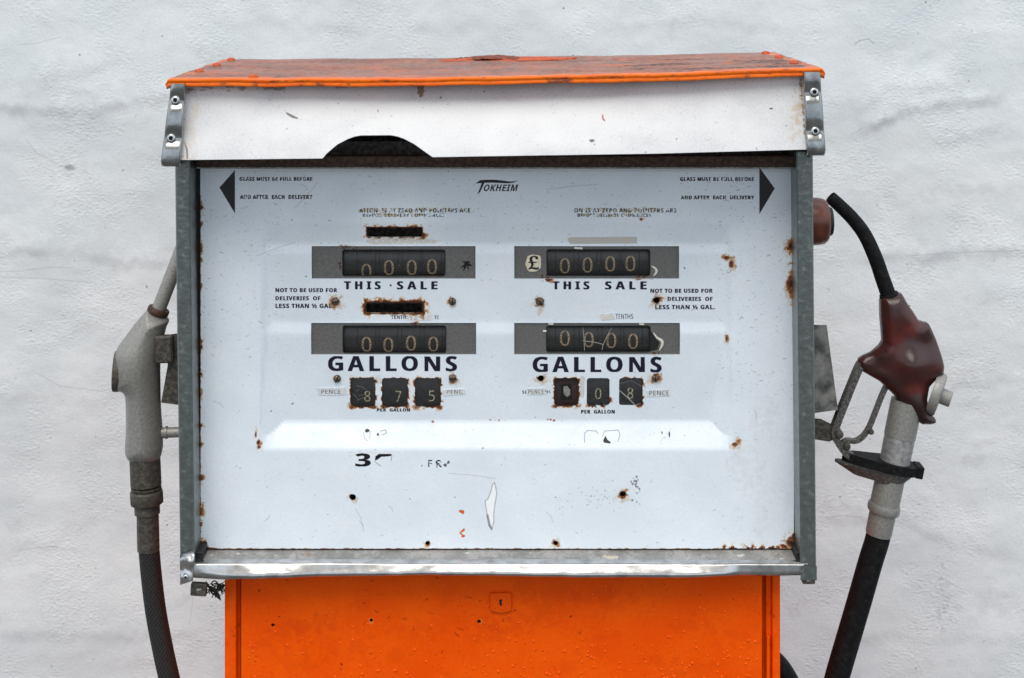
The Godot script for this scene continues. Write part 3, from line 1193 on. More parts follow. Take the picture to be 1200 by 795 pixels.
	cv.text("PER  GALLON", 681, 480.6, 720.5, 485.0, blk, 1.0, 0.0, 4, true, 0.0, "Droid Sans", 0.35)
	# old tape labels
	var tape := Color8(206, 207, 206)
	cv.poly([[371, 455], [405, 454], [407, 462.5], [373, 463.5]], tape, 0.9, 0.1, 0.5)
	cv.text("PENCE", 376.6, 456.8, 399, 461.6, Color8(70, 72, 84), 0.95, 0.0, 2, false)
	cv.poly([[518, 457], [544, 455.5], [546, 462], [519, 464]], tape, 0.9, 0.1, 0.5)
	cv.text("PENC", 523.6, 457.0, 542, 461.6, Color8(70, 72, 84), 0.95, 0.0, 2, false)
	cv.text("SI", 612, 458.0, 617, 461.6, ink, 0.9, 0.2, 2)
	cv.poly([[617, 455.5], [639, 455], [639.5, 462.5], [618, 463]], tape, 0.9, 0.1, 0.5)
	cv.text("PENCE", 619.3, 456.8, 637, 461.6, Color8(70, 72, 84), 0.9, 0.0, 2, false)
	cv.text("DS", 639, 457.5, 645, 461.6, ink, 0.9, 0.3, 2)
	cv.poly([[757, 458], [781, 456.5], [785.5, 464], [758, 465.5]], tape, 0.9, 0.1, 0.5)
	cv.text("PENCE", 761, 458.0, 784, 463.4, Color8(70, 72, 84), 0.95, 0.0, 2, false)
	cv.text("TENTHS", 458.2, 369.6, 479, 374.0, Color8(40, 42, 56), 1.0, 0.0, 2)
	cv.poly([[477, 368.6], [506, 368.2], [505.5, 375.4], [477, 376]], Color8(214, 214, 211), 0.9, 0.1, 0.5)
	cv.text("TENT", 479.5, 370.6, 503, 374.8, Color8(90, 92, 98), 0.8, 0.35, 5, false)
	cv.text("TI", 509, 370.0, 514, 374.2, Color8(60, 62, 72), 0.9, 0.1, 2)
	cv.poly([[703, 368.5], [719, 366.5], [721, 374], [705, 375.6]], Color8(212, 208, 200), 0.95, 0.1, 0.7)
	cv.text("TENTHS", 721.5, 368.2, 742, 374.0, Color8(40, 42, 56), 1.0, 0.0, 2, false)
	cv.poly([[664.8, 280], [668, 278], [746.7, 277.3], [746.5, 285.2], [668, 285.8]], Color8(186, 183, 177), 1.0, 0.0, 0.8)
	cv.poly([[432, 279], [498, 280], [514, 282], [511, 285.5], [432, 286.5]], Color8(206, 200, 190), 0.8, 0.1, 0.8)
	cv.specks(40, 432, 279, 500, 281, Color8(70, 60, 55), 0.8, 0.8, 2.0)
	cv.poly([[436.5, 441], [446, 439.5], [447, 450], [438, 451]], Color8(204, 206, 206), 0.7, 0.2, 0.6)
	cv.poly([[680, 441], [685.5, 441], [684.5, 466], [679.5, 466]], Color8(200, 200, 198), 0.9, 0.1, 0.7)
	deep(cv, false)
	# remains of stuck-on figures
	var cr := Color8(240, 240, 238)
	cv.text("3", 416.2, 531.7, 434.4, 547.0, blk, 1.0, 0.0, 0, true, 0.0, "Droid Sans", 1.4)
	cv.poly([[439.3, 540], [440, 535], [444, 532.3], [458.5, 532.2], [459, 534.2], [454, 535.2], [447, 535.4], [442, 539]], blk, 1.0)
	cv.path([[459, 534], [458, 540]], 0.7, Color8(120, 120, 124), 0.8)
	cv.path([[439, 541], [446, 546.5]], 0.7, Color8(120, 120, 124), 0.8)
	cv.text("F", 501.7, 539.4, 506.2, 547.5, blk, 0.95, 0.25)
	cv.text("R", 510.7, 539.4, 518, 548.0, blk, 0.95, 0.3)
	cv.dab(494, 546, 1.0, 2.0, blk, 0.9)
	cv.dab(522, 545, 1.4, 1.4, blk, 0.6, 1.0)
	cv.dab(525, 541.5, 1.2, 1.6, blk, 0.6, 1.0)
	cv.dab(429, 507.5, 3.2, 1.8, blk, 0.95, 0.3)
	cv.path([[425, 509], [426, 515], [430, 518]], 0.6, Color8(120, 120, 130), 0.9)
	cv.path([[433, 508], [432, 516]], 0.6, Color8(140, 140, 150), 0.9)
	cv.dab(442, 511.5, 2.0, 2.4, Color8(50, 40, 60), 0.9, 0.5)
	cv.path([[445, 508], [451, 507], [452, 510], [447, 512]], 0.7, Color8(110, 110, 116), 0.8)
	cv.path([[685, 520], [685.5, 510], [689, 507.5], [699, 508], [701, 511]], 0.7, Color8(120, 122, 130), 0.85)
	cv.path([[706.5, 513], [709, 508], [725, 507], [727, 512], [724, 519]], 0.7, Color8(120, 122, 130), 0.85)
	cv.poly([[707, 518], [710, 513], [712, 517], [716, 519.5], [715, 521], [708, 520]], blk, 0.95)
	cv.dab(776.5, 509.5, 1.0, 2.0, blk, 0.9, 0.3)
	cv.dab(785, 511.8, 1.0, 4.0, blk, 0.95, 0.2)
	cv.specks(20, 755, 505, 790, 518, Color8(150, 150, 155), 0.6, 1.0, 2.0)
	# torn patch of lacquer, its edge dirty
	var tear := [[579.2, 565.6], [581, 572], [582, 578.6], [580, 590], [578.5, 601], [578.5, 612], [576, 620], [573.5, 616], [571, 604], [568.6, 591], [568.5, 587], [571.5, 585], [575, 576], [577, 568]]
	cv.poly(tear, Color8(243, 245, 246), 1.0, 0.0, 0.5)
	tear.append(tear[0])
	cv.path(tear, 1.2, Color8(150, 152, 154), 0.7, 0.8)
	cv.path([[571, 604], [573.5, 616], [576, 620]], 2.6, Color8(130, 132, 134), 0.8)
	cv.dab(541.5, 601, 3.2, 2.6, Color8(214, 88, 36), 0.95, 0.9, 0.3)
	cv.dab(540.5, 624, 2.8, 3.8, Color8(214, 88, 36), 0.95, 0.9, 0.3)
	# scratches
	for c in [[416, 596, 425, 618], [421, 611, 426, 623], [316, 604, 309, 612], [526, 555, 580, 561], [455, 593, 460, 600], [640, 222, 700, 216], [345, 244, 372, 214], [352, 216, 360, 222], [884, 480, 886, 493], [640, 600, 648, 612], [300, 300, 345, 285], [250, 470, 262, 478]]:
		cv.path([[c[0], c[1]], [(c[0] + c[2]) * 0.5 + 1.5, (c[1] + c[3]) * 0.5 - 1.0], [c[2], c[3]]], 0.8, Color8(160, 162, 166), 0.45)
	for i in 60:
		cv.dab(700 + cv.rnd.randfn(0, 1) * 24, 583 + cv.rnd.randfn(0, 1) * 10, 0.6, 0.5, Color8(120, 126, 134), 0.6, 0.9)
	for i in 26:
		cv.dab(745 + cv.rnd.randfn(0, 1) * 3, 570 + cv.rnd.randfn(0, 1) * 7, 0.9, 1.2, Color8(110, 116, 124), 0.7, 0.9)
	deep(cv, true)
	# rust: round openings, screws, corners and edges
	cv.rust_path([[429.5, 277], [429.5, 266.4], [494.5, 266.4], [495, 278]], 0.8, 3.0, 1.0)
	cv.rust_path([[431, 278.5], [494, 278.5]], 0.1, 1.1, 0.8)
	cv.rust(496, 275, 3.6, 3.2, 0.9)
	cv.rust_path([[428.4, 367], [428.4, 354.6], [495.6, 354.6], [495.6, 367.6]], 1.8, 5.4)
	cv.rust_path([[430, 367.6], [494, 367.6]], 0.6, 2.4, 0.95)
	for w in [[411, 439.5, 443.3, 476.7, 1.0], [447.7, 477.4, 443.3, 476.7, 0.8], [486.2, 516, 443.3, 476.7, 1.0], [649.8, 677.6, 443.3, 475.4, 0.9]]:
		cv.rust_path([[w[0] + 2, w[2]], [w[0], w[2] + 2], [w[0], w[3] - 2], [w[0] + 2, w[3]], [w[1] - 2, w[3]], [w[1], w[3] - 2], [w[1], w[2] + 2]], 0.2, 2.6 * w[4], 0.95)
		cv.rust_path([[w[0] + 2, w[2]], [w[1] - 2, w[2]]], 0.1, 1.6 * w[4], 0.8)
		for x in [w[0] + 1, w[1] - 1]:
			cv.rust(x, w[3] + 0.5, 3.4 * w[4], 3.0 * w[4], 0.8)
	cv.rust_path([[690, 475.4], [713, 475.4], [714.3, 468]], 0.0, 3.2, 0.9)
	cv.rust_path([[752.8, 445], [752.8, 474], [748, 475.4]], 0.0, 2.6, 0.9)
	cv.rust_path([[730, 443.3], [750, 443.3]], 0.0, 1.8, 0.9)
	for r in [[393, 353.5, 7.5, 7.5], [530, 353.5, 4.5, 4.5], [632.5, 353, 6.5, 6], [769.5, 352, 7, 7], [530.5, 443.5, 6, 5.5], [634, 444, 6, 6], [768, 443, 6.5, 6.5], [413, 583, 4.5, 4.5], [730, 579.5, 6.5, 6.5], [501, 637.5, 4, 4], [651, 637.5, 4.5, 5], [751, 257, 2.6, 2.4], [302, 519, 3.6, 5.5], [299.5, 508, 1.8, 5], [303, 524, 3, 2.4], [861, 521, 5.5, 3.6], [865, 516, 3, 4], [857, 309, 4.6, 8.5], [851, 302, 5.5, 3], [852, 399, 2.2, 6], [927, 287, 5, 6], [929, 322, 4, 5], [927, 334, 4.5, 10], [929, 345, 3.5, 5]]:
		deep(cv, r[1] > 265 and r[1] < 500 and r[0] > 325 and r[0] < 840)
		cv.rust(r[0], r[1], r[2] * 0.85, r[3] * 0.85, 0.95)
	deep(cv, true)
	cv.rust(404, 289, 6, 1.6)
	cv.rust(486, 378.5, 3.2, 1.4)
	cv.rust(643, 328, 4.5, 2.6)
	cv.rust(768, 412, 4, 3)
	cv.rust(750, 326, 6, 1.6)
	cv.rust(507, 494, 1.4, 1)
	cv.dab(632.5, 365, 3, 5, Color8(190, 140, 80), 0.3, 0.9, 0.8)
	deep(cv, false)
	for y in [243, 262, 290, 296, 306, 335, 402, 404, 437, 460, 498, 520, 560, 600]:
		cv.rust(235, y + cv.rnd.randf_range(-4, 4), cv.rnd.randf_range(1.5, 3.4), cv.rnd.randf_range(2, 6), 0.9)
	cv.rust_path([[234.5, 590], [234.5, 643], [250, 643]], 0.1, 3.6)
	cv.rust_path([[234.5, 230], [234.5, 600]], 0.0, 0.8, 0.7)
	cv.rust(237, 638, 5, 5)
	cv.rust_path([[250, 643.4], [560, 643.4]], 0.0, 0.9, 0.8)
	cv.rust_path([[560, 643.4], [846, 643.4]], 0.0, 0.9, 0.8)
	cv.rust_path([[846, 643], [930, 643], [930, 626]], 0.2, 4.4)
	cv.rust_path([[930.5, 280], [930.5, 352]], 0.6, 6.0)
	cv.rust(927, 334, 6, 11)
	cv.rust(927, 288, 6, 6)
	cv.rust(927, 636, 7, 7)
	cv.rust(920, 641, 6, 3)
	cv.rust_line(571, 496, 592, 497, 1.2, 6, 0.7)
	cv.rust_line(640, 496, 660, 497, 1.2, 6, 0.7)
	cv.rust(565.5, 525.5, 1, 1)
	return cv


func build_face() -> void:
	var cv := face_canvas()
	M.face = cv.material(0.0, 0.5)
	M.face.heightmap_enabled = true
	var hf := FastNoiseLite.new()
	hf.seed = 61
	hf.frequency = 0.05
	hf.fractal_octaves = 3
	M.face.heightmap_texture = ImageTexture.create_from_image(hf.get_image(1024, 662, false, false, true))
	M.face.heightmap_scale = 0.012
	var uvf := func(x, y): return cv.uv(x, y)
	var holes := []
	for s in STRIPS:
		holes.append({"cell": Rect2(sunk(s[0], s[1]), sunk(s[2], s[3]) - sunk(s[0], s[1]))})
	for w in [[430, 267, 494.5, 278], [429, 355.5, 495, 367]]:
		var lo := sunk(w[0], w[1])
		var hi := sunk(w[2], w[3])
		var s := [lo.x, lo.y, hi.x, hi.y]
		var c := (lo + hi) * 0.5
		holes.append({"cell": Rect2(s[0] - 4, s[1] - 3, s[2] - s[0] + 8, s[3] - s[1] + 6), "c": c, "a": (s[2] - s[0]) * 0.5, "b": (s[3] - s[1]) * 0.5, "rc": 1.6, "rag": 0.8})
	for w in PRICES:
		var lo := sunk(w[0], w[1])
		var hi := sunk(w[2], w[3])
		var s := [lo.x, lo.y, hi.x, hi.y]
		var c := (lo + hi) * 0.5
		holes.append({"cell": Rect2(s[0] - 3, s[1] - 3, s[2] - s[0] + 6, s[3] - s[1] + 6), "c": c, "a": (s[2] - s[0]) * 0.5, "b": (s[3] - s[1]) * 0.5, "rc": 3.2, "rag": 0.2})
	for c in [[769.5, 352, 3.6], [634, 443.8, 3.6], [413, 583, 3.8], [730, 579.5, 3.2], [501, 637, 2.6], [651, 637, 2.8]]:
		if c[1] < 500:
			var g := sunk(c[0], c[1])
			c = [g.x, g.y, c[2]]
		holes.append({"cell": Rect2(c[0] - 5.5, c[1] - 5.5 if c[1] < 600 else c[1] - 4.5, 11, 11 if c[1] < 600 else 9), "c": Vector2(c[0], c[1]), "a": c[2], "b": c[2], "rc": c[2] - 0.01, "rag": 0.7})
	var mb := plate(Rect2(234.5, 196.5, 696, 447), 3.0, face_z, uvf, holes, 0.002, 0.0)
	var face := part("face_plate", [[mb, M.face]], pump, "white enamelled dial face with rust and black lettering")
	# screws left in the face
	var bright := tri_mat([[0.0, Color(0.26, 0.19, 0.15)], [0.5, Color(0.42, 0.34, 0.29)], [1.0, Color(0.66, 0.62, 0.58)]], 0.06, 9.0, 0.4, 0.7, 0.02, 31)
	for c in [[393, 353.5, 4.6, 0.3, bright], [530, 353.5, 4.6, 1.5, bright], [632.5, 353.5, 5.0, 2.3, bright], [395, 444, 4.6, 1.2, bright], [530.5, 443.5, 4.6, 0.1, bright], [768, 443.5, 4.4, 1.7, bright]]:
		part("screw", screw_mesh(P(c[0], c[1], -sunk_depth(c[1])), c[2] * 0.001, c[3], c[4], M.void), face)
	# paper and tape labels, a little proud of the enamel
	for q in [[[664.8, 280], [668, 278], [746.7, 277.3], [746.5, 285.2], [668, 285.8]], [[371, 455], [405, 454], [407, 462.5], [373, 463.5]], [[518, 457], [544, 455.5], [546, 462], [519, 464]], [[617, 455.5], [639, 455], [639.5, 462.5], [618, 463]], [[757, 458], [781, 456.5], [785.5, 464], [758, 465.5]], [[477, 368.6], [506, 368.2], [505.5, 375.4], [477, 376]], [[703, 368.5], [719, 366.5], [721, 374], [705, 375.6]]]:
		var sb := MB.new()
		var mid := Vector2.ZERO
		for k in q.size():
			var g := sunk(q[k][0], q[k][1])
			q[k] = [g.x, g.y]
		for p in q:
			mid += Vector2(p[0], p[1]) / q.size()
		var top := []
		for p in q:
			top.append(sb.add(flat(p[0], p[1], 0.0, face_z(p[0], p[1]) + 0.0006), Vector3(0, 0, 1), cv.uv(p[0], p[1])))
		for k in range(1, q.size() - 1):
			sb.tri(top[0], top[k], top[k + 1])
		for k in q.size():
			var a: Array = q[k]
			var b: Array = q[(k + 1) % q.size()]
			var o := Vector2((a[0] + b[0]) * 0.5, (a[1] + b[1]) * 0.5) - mid
			var za := face_z(a[0], a[1])
			var zb := face_z(b[0], b[1])
			sb.fquad(flat(a[0], a[1], 0.0, za + 0.0006), flat(b[0], b[1], 0.0, zb + 0.0006), flat(b[0], b[1], 0.0, zb - 0.0004), flat(a[0], a[1], 0.0, za - 0.0004), Vector3(o.x, -o.y, 0), cv.uv(a[0], a[1]))
		part("sticker", [[sb, M.face]], face)


const STRIPS := [[365.2, 288.6, 557.2, 326.8], [364.6, 378.6, 558.0, 415.8], [602.6, 288.6, 795.8, 326.8], [602.6, 378.6, 796.8, 415.8]]
const WINDOWS := [[401.5, 293.0, 521.4, 323.4], [402.0, 382.0, 522.4, 413.6], [641.0, 292.6, 761.6, 323.0], [640.6, 382.2, 762.0, 412.6]]
const PRICES := [[411, 443.3, 439.5, 476.7], [447.7, 443.3, 477.4, 476.7], [486.2, 443.3, 516, 476.7], [649.8, 443.3, 677.6, 475.4], [687.7, 443.3, 714.3, 475.4], [725.7, 443.3, 752.8, 475.4]]


func wheel_material() -> StandardMaterial3D:
	var cv := Canvas.new(0, 0, 24, 250, 4.0, 8)
	cv.base(Color8(20, 20, 22), Color8(34, 34, 36), 0.24, 0.8, 0.02, 0.2)
	for k in 7:
		var y := (k + 0.5) * 250.0 / 7.0
		cv.text(str(k), 5.4, y - 9.2, 18.6, y + 9.2, Color8(188, 160, 124), 0.8, 0.14, 0, false, 0.0)
	cv.specks(120, 0, 0, 24, 250, Color8(70, 70, 70), 0.4, 0.8, 2.0)
	return cv.material(0.0, 0.5)


# number drum about the x axis: its front at zf, digit 0 centred at image height py0
func drum(px0: float, px1: float, py0: float, pyc: float, zf: float) -> MB:
	var r := 0.040
	var mb := MB.new()
	var c := P((px0 + px1) * 0.5, pyc, zf)
	c.z = zf - r
	var hw := (px1 - px0) * 0.0005
	var y0 := P(0, py0, zf).y
	var a0 := asin(clampf((y0 - c.y) / r, -0.9, 0.9))
	var seg := 40
	var la := []
	var lb := []
	for k in seg + 1:
		var a := -0.72 + 1.44 * k / seg
		var d := Vector3(0, sin(a), cos(a))
		var v := 0.5 / 7.0 - (a - a0) / TAU
		la.append(mb.add(c + d * r - Vector3(hw, 0, 0), d, Vector2(0.0, v)))
		lb.append(mb.add(c + d * r + Vector3(hw, 0, 0), d, Vector2(1.0, v)))
	for k in seg:
		mb.quad(la[k], lb[k], lb[k + 1], la[k + 1])
	for s in [-1.0, 1.0]:
		var line: Array = la if s < 0 else lb
		for k in seg:
			mb.fquad(mb.v[line[k]], mb.v[line[k + 1]], c + (mb.v[line[k + 1]] - c) * 0.55 + Vector3(s * hw * 0.45, 0, 0), c + (mb.v[line[k]] - c) * 0.55 + Vector3(s * hw * 0.45, 0, 0), Vector3(s, 0, 0))
	return mb


func build_counters() -> void:
	var wm := wheel_material()
	wm.texture_repeat = true
	var blank := tri_mat([[0.0, Color(0.08, 0.08, 0.085)], [1.0, Color(0.14, 0.14, 0.145)]], 0.04, 8.0, 0.26, 0.0, 0.005, 33)
	var digits := [[[429.2, 318.5], [455.6, 314.2], [482.4, 314.0], [506.2, 313.0]], [[429.4, 404.2], [454.9, 405.0], [481.5, 402.8], [507.7, 404.0]], [[662, 312], [688.6, 311], [715.2, 309.6], [738.9, 309.2]], [[662, 396.5], [690, 398.5], [716.5, 399.5], [742, 400.5]]]
	var bz := []
	var zbs := []
	for s in STRIPS:
		zbs.append(-sunk_depth(lerpf(s[1], s[3], 0.6)) - 0.0034)
	var zb: float = zbs[0]
	for sd in 4:
		bz.append(tri_mat([[0.0, Color(0.36, 0.355, 0.35)], [0.3, Color(0.42, 0.415, 0.41)], [0.7, Color(0.44, 0.435, 0.43)], [1.0, Color(0.50, 0.49, 0.48)]], 0.05, 7.0 + sd, 0.3, 0.3, 0.02, 35 + sd))
	for i in 4:
		zb = zbs[i]
		var s: Array = STRIPS[i]
		var w: Array = WINDOWS[i]
		var c := Vector2((w[0] + w[2]) * 0.5, (w[1] + w[3]) * 0.5)
		var zu := zb
		var zf := func(x, _y): return zu + 0.0004 * noise.get_noise_2d(x * 0.8, i * 50.0)
		var uvf := func(x, y): return Vector2(x, y) * 0.01
		var rect := Rect2(s[0] - 5, s[1] - 5, s[2] - s[0] + 10, s[3] - s[1] + 10)
		var mb := plate(rect, 8.0, zf, uvf, [{"cell": Rect2(w[0] - 4, w[1] - 3.4, w[2] - w[0] + 8, w[3] - w[1] + 6.8), "c": c, "a": (w[2] - w[0]) * 0.5, "b": (w[3] - w[1]) * 0.5, "rc": 2.4, "rag": 0.0}], 0.0025, zb)
		var unit := part("counter", [[mb, bz[i]]], pump, "dark counter strip with a row of zero digits")
		var edges := [w[0] - 3.0]
		var dg: Array = digits[i]
		for k in 4:
			edges.append(dg[k][0] - 10.6)
			edges.append(dg[k][0] + 10.6)
		for k in 4:
			part("digit_wheel", [[drum(edges[1 + 2 * k], edges[2 + 2 * k], dg[k][1], c.y, zb - 0.006), wm]], unit)
		for q in [[w[0] - 4.0, edges[1] - 0.4], [edges[2] + 0.4, edges[3] - 0.4], [edges[4] + 0.4, edges[5] - 0.4], [edges[6] + 0.4, edges[7] - 0.4], [edges[8] + 0.4, w[2] + 4.0]]:
			if q[1] - q[0] > 0.8:
				part("spacer_drum", [[drum(q[0], q[1], 0, c.y, zb - 0.0066), blank]], unit)
		var pm := MB.new()
		pm.fquad(P(w[0] - 2, w[1] - 2, zb - 0.003), P(w[2] + 2, w[1] - 2, zb - 0.003), P(w[2] + 2, w[3] + 2, zb - 0.003), P(w[0] - 2, w[3] + 2, zb - 0.003), Vector3(0, 0, 1))
		part("window_pane", [[pm, M.glass]], unit)
		# thin rim of the window
		var rim := MB.new()
		var rp := []
		var loop := rounded(c, (w[2] - w[0]) * 0.5, (w[3] - w[1]) * 0.5, 2.4, Rect2(w[0], w[1], w[2] - w[0], w[3] - w[1]))
		loop.append(loop[0])
		for pr in loop:
			rp.append(P(pr[0].x, pr[0].y, zb + 0.0004))
		rim.tube(rp, same(0.0006, rp.size()), 6, false)
		part("window_rim", [[rim, M.black]], unit)
	# decimal points
	var units := pump.get_children().filter(func(o): return String(o.name).begins_with("counter"))
	for q in [[0, 467.5, 311.5], [2, 701.5, 308.5]]:
		var mb := MB.new()
		zb = zbs[q[0]]
		var c := P(q[1], q[2], zb - 0.0058)
		mb.lathe(c, Vector3(0, 0, 1), [[0.0011, -0.001], [0.0009, 0.0003], [0.0, 0.0005]], 10)
		part("decimal_point", [[mb, plain(Color(0.42, 0.24, 0.18), 0.6)]], units[q[0]])
	# £ label on the bezel
	zb = zbs[2]
	var pc := Canvas.new(614, 297, 636, 320, 6.0, 44)
	pc.base(Color8(206, 196, 172), Color8(226, 218, 198), 0.7, 1.0, 0.02, 0.1)
	pc.text("£", 619, 300, 631.5, 316.5, Color8(22, 20, 24), 1.0, 0.0, 0, true, 0.0, "Droid Serif")
	var lab := MB.new()
	var ring := []
	for k in 22:
		var t := TAU * k / 22.0
		var rr := 9.4 / pow(pow(absf(cos(t)) / 0.93, 3.0) + pow(absf(sin(t)) / 1.05, 3.0), 1.0 / 3.0) * (1.0 + 0.16 * noise.get_noise_2d(cos(t) * 90.0, sin(t) * 90.0))
		ring.append(Vector2(625 + cos(t) * rr + sin(t) * -0.6, 308.4 + sin(t) * rr))
	var mid := lab.add(P(625, 308.4, zb + 0.0012), Vector3(0, 0, 1), pc.uv(625, 308.4))
	for k in 22:
		var a: Vector2 = ring[k]
		var b: Vector2 = ring[(k + 1) % 22]
		lab.tri(mid, lab.add(P(a.x, a.y, zb + 0.0009), Vector3(0, 0, 1), pc.uv(a.x, a.y)), lab.add(P(b.x, b.y, zb + 0.0009), Vector3(0, 0, 1), pc.uv(b.x, b.y)))
		lab.fquad(P(a.x, a.y, zb + 0.0009), P(b.x, b.y, zb + 0.0009), P(b.x, b.y, zb - 0.0005), P(a.x, a.y, zb - 0.0005), Vector3(a.x - 625, 308 - a.y, 0), pc.uv(a.x, a.y))
	part("sticker", [[lab, pc.material()]], units[2], "cream paper label with a pound sign")
	# scorched dark mark and rust on the bezels, loose sealant, cracks in the lower right pane
	zb = zbs[0]
	var blot := MB.new()
	for q in [[544, 309, 550, 306, 1.1], [546, 306, 543, 318, 1.2], [547, 308, 540, 314, 1.0], [546, 307, 549, 316, 1.0], [547, 309, 553, 312, 1.1], [542, 307, 551, 308, 1.0]]:
		blot.tube([P(q[0], q[1], zb + 0.0004), P((q[0] + q[2]) * 0.5 + 0.8, (q[1] + q[3]) * 0.5, zb + 0.001), P(q[2], q[3], zb + 0.0003)], [0.0004, q[4] * 0.001, 0.0003], 6, true, 0.5)
	part("label_scrap", [[blot, M.black]], units[0])
	for q in [[0, 399.5, 310, 3.4, 7.0], [0, 410, 290.5, 9.0, 1.2], [1, 486, 380.5, 3.0, 1.2], [2, 640, 324.5, 5.5, 1.6], [2, 752, 324.5, 5.0, 1.2], [3, 768, 411, 4.6, 3.6]]:
		var rb := MB.new()
		zb = zbs[q[0]]
		for k in 9:
			var x: float = q[1] + rng.randf_range(-1, 1) * q[3]
			var y: float = q[2] + rng.randf_range(-1, 1) * q[4]
			rb.lathe(P(x, y, zb - 0.0004), Vector3(rng.randf_range(-0.2, 0.2), rng.randf_range(-0.2, 0.2), 1), [[rng.randf_range(0.0008, 0.0018), 0.0], [0.0008, 0.0007], [0.0, 0.0011]], 7)
		part("rust_scale", [[rb, M.rust]], units[q[0]])
	zb = zbs[3]
	var seal := MB.new()
	seal.tube(catmull([P(765.5, 390, zb + 0.0006), P(770, 396, zb + 0.001), P(775.5, 400, zb + 0.0012), P(776, 405, zb + 0.001), P(772.5, 411, zb + 0.0006)], 4), [0.0004, 0.0008, 0.0011, 0.0013, 0.0015, 0.0016, 0.0018, 0.0020, 0.0022, 0.0022, 0.0020, 0.0019, 0.0017, 0.0014, 0.001, 0.0007, 0.0004], 8, true, 0.5)
	part("sealant", [[seal, M.putty]], units[3])
	var dark := MB.new()
	dark.prism([P(762, 388, zb + 0.0001), P(767, 393, zb + 0.0001), P(773, 402, zb + 0.0001), P(770, 410, zb + 0.0001), P(762, 412, zb + 0.0001)], [P(762, 388, zb + 0.0005), P(767, 393, zb + 0.0005), P(773, 402, zb + 0.0005), P(770, 410, zb + 0.0005), P(762, 412, zb + 0.0005)])
	part("tear", [[dark, M.black]], units[3], "dark torn corner beside the cracked pane")
	for q in [[2, 673, 683, 291.0], [3, 636, 640.5, 388.2], [3, 642.5, 648.5, 379.8], [3, 749, 755, 380.0]]:
		var sb := MB.new()
		zb = zbs[q[0]]
		sb.box(P((q[1] + q[2]) * 0.5, q[3], zb + 0.0008), Vector3((q[2] - q[1]) * 0.0005, 0.0011, 0.0008), 0.0004, Basis(Vector3(0, 0, 1), -0.06))
		part("sealant", [[sb, M.putty]], units[q[0]])
	zb = zbs[2]
	var s2 := MB.new()
	s2.tube(catmull([P(763.5, 312, zb + 0.0006), P(768, 315, zb + 0.001), P(769.5, 319, zb + 0.001), P(766, 323.5, zb + 0.0006)], 4), [0.0005, 0.0009, 0.0012, 0.0014, 0.0016, 0.0017, 0.0018, 0.0018, 0.0017, 0.0015, 0.0012, 0.0009, 0.0005], 8, true, 0.5)
	part("sealant", [[s2, M.putty]], units[2])
	zb = zbs[3]
	var crack := MB.new()
	for q in [[[683, 399.5], [698, 401.5], [707, 404]], [[707, 404], [711, 395], [717, 384]], [[707, 404], [705.5, 410]], [[683, 384], [684.5, 398], [685, 411]]]:
		var pts := []
		for p in q:
			pts.append(P(p[0], p[1], zb - 0.0024))
		crack.tube(pts, same(0.00045, pts.size()), 5)
	part("crack", [[crack, plain(Color(0.62, 0.62, 0.6), 0.3)]], units[3])
	# price windows
	var FIELD := sunk_depth(460.0)
	var marks := ["8", "7", "5", "", "0", "8"]
	for i in 6:
		var s: Array = PRICES[i]
		var cv := Canvas.new(s[0] - 3, s[1] - 3, s[2] + 3, s[3] + 3, 5.0, 60 + i)
		cv.base(Color8(16, 16, 18), Color8(26, 26, 28), 0.35, 1.2, 0.02, 0.1)
		var cx: float = [430.5, 466.8, 506.0, 664, 701.0, 738.5][i]
		var cy: float = [464.0, 464.2, 463.6, 459, 461.0, 460.5][i]
		if marks[i]:
			cv.text(marks[i], cx - 3.6, cy - 6.4, cx + 3.6, cy + 6.4, Color8(176, 168, 140), 0.9, 0.12, 0, false)
		if i == 0:
			for q in [[[418, 452], [424, 453], [429, 456]], [[413, 461], [417, 464], [420, 469]], [[417, 458], [421, 456]], [[421, 463], [426, 462]], [[420, 468], [427, 465]]]:
				cv.path(q, 0.7, Color8(150, 150, 146), 0.6)
		if i == 4:
			cv.specks(90, s[0], s[1], s[2], s[3], Color8(140, 140, 140), 0.5, 0.8, 4.0)
		if i == 5:
			cv.path([[726, 457], [737, 467], [744, 474.5], [750, 473]], 1.2, Color8(190, 190, 188), 0.8)
			cv.path([[727, 449], [740, 446], [751, 452]], 0.7, Color8(150, 150, 150), 0.6)
			cv.specks(60, s[0], s[1], s[2], s[3], Color8(140, 140, 140), 0.4, 0.8, 4.0)
		if i == 3:
			cv.base(Color8(34, 18, 16), Color8(52, 28, 24), 0.6, 1.2, 0.02, 0.1)
		var mb := MB.new()
		var rows := []
		var uvs := []
		for r in 9:
			var y: float = lerpf(s[1] - 3, s[3] + 3, r / 8.0)
			var a := P(s[0] - 3, y, -FIELD - 0.006)
			var b := P(s[2] + 3, y, -FIELD - 0.006)
			var bulge := 0.0025 * (1.0 - pow((r - 4.0) / 4.0, 2.0))
			rows.append(PackedVector3Array([a + Vector3(0, 0, bulge), b + Vector3(0, 0, bulge)]))
			uvs.append(PackedVector2Array([cv.uv(s[0] - 3, y), cv.uv(s[2] + 3, y)]))
		mb.sheet(rows, uvs, 0.001, Vector3(0, 0, 1))
		var o := part("price_wheel", [[mb, cv.material()]], pump, "black price window " + ("showing a pale digit" if marks[i] else "with a rusted square stub"))
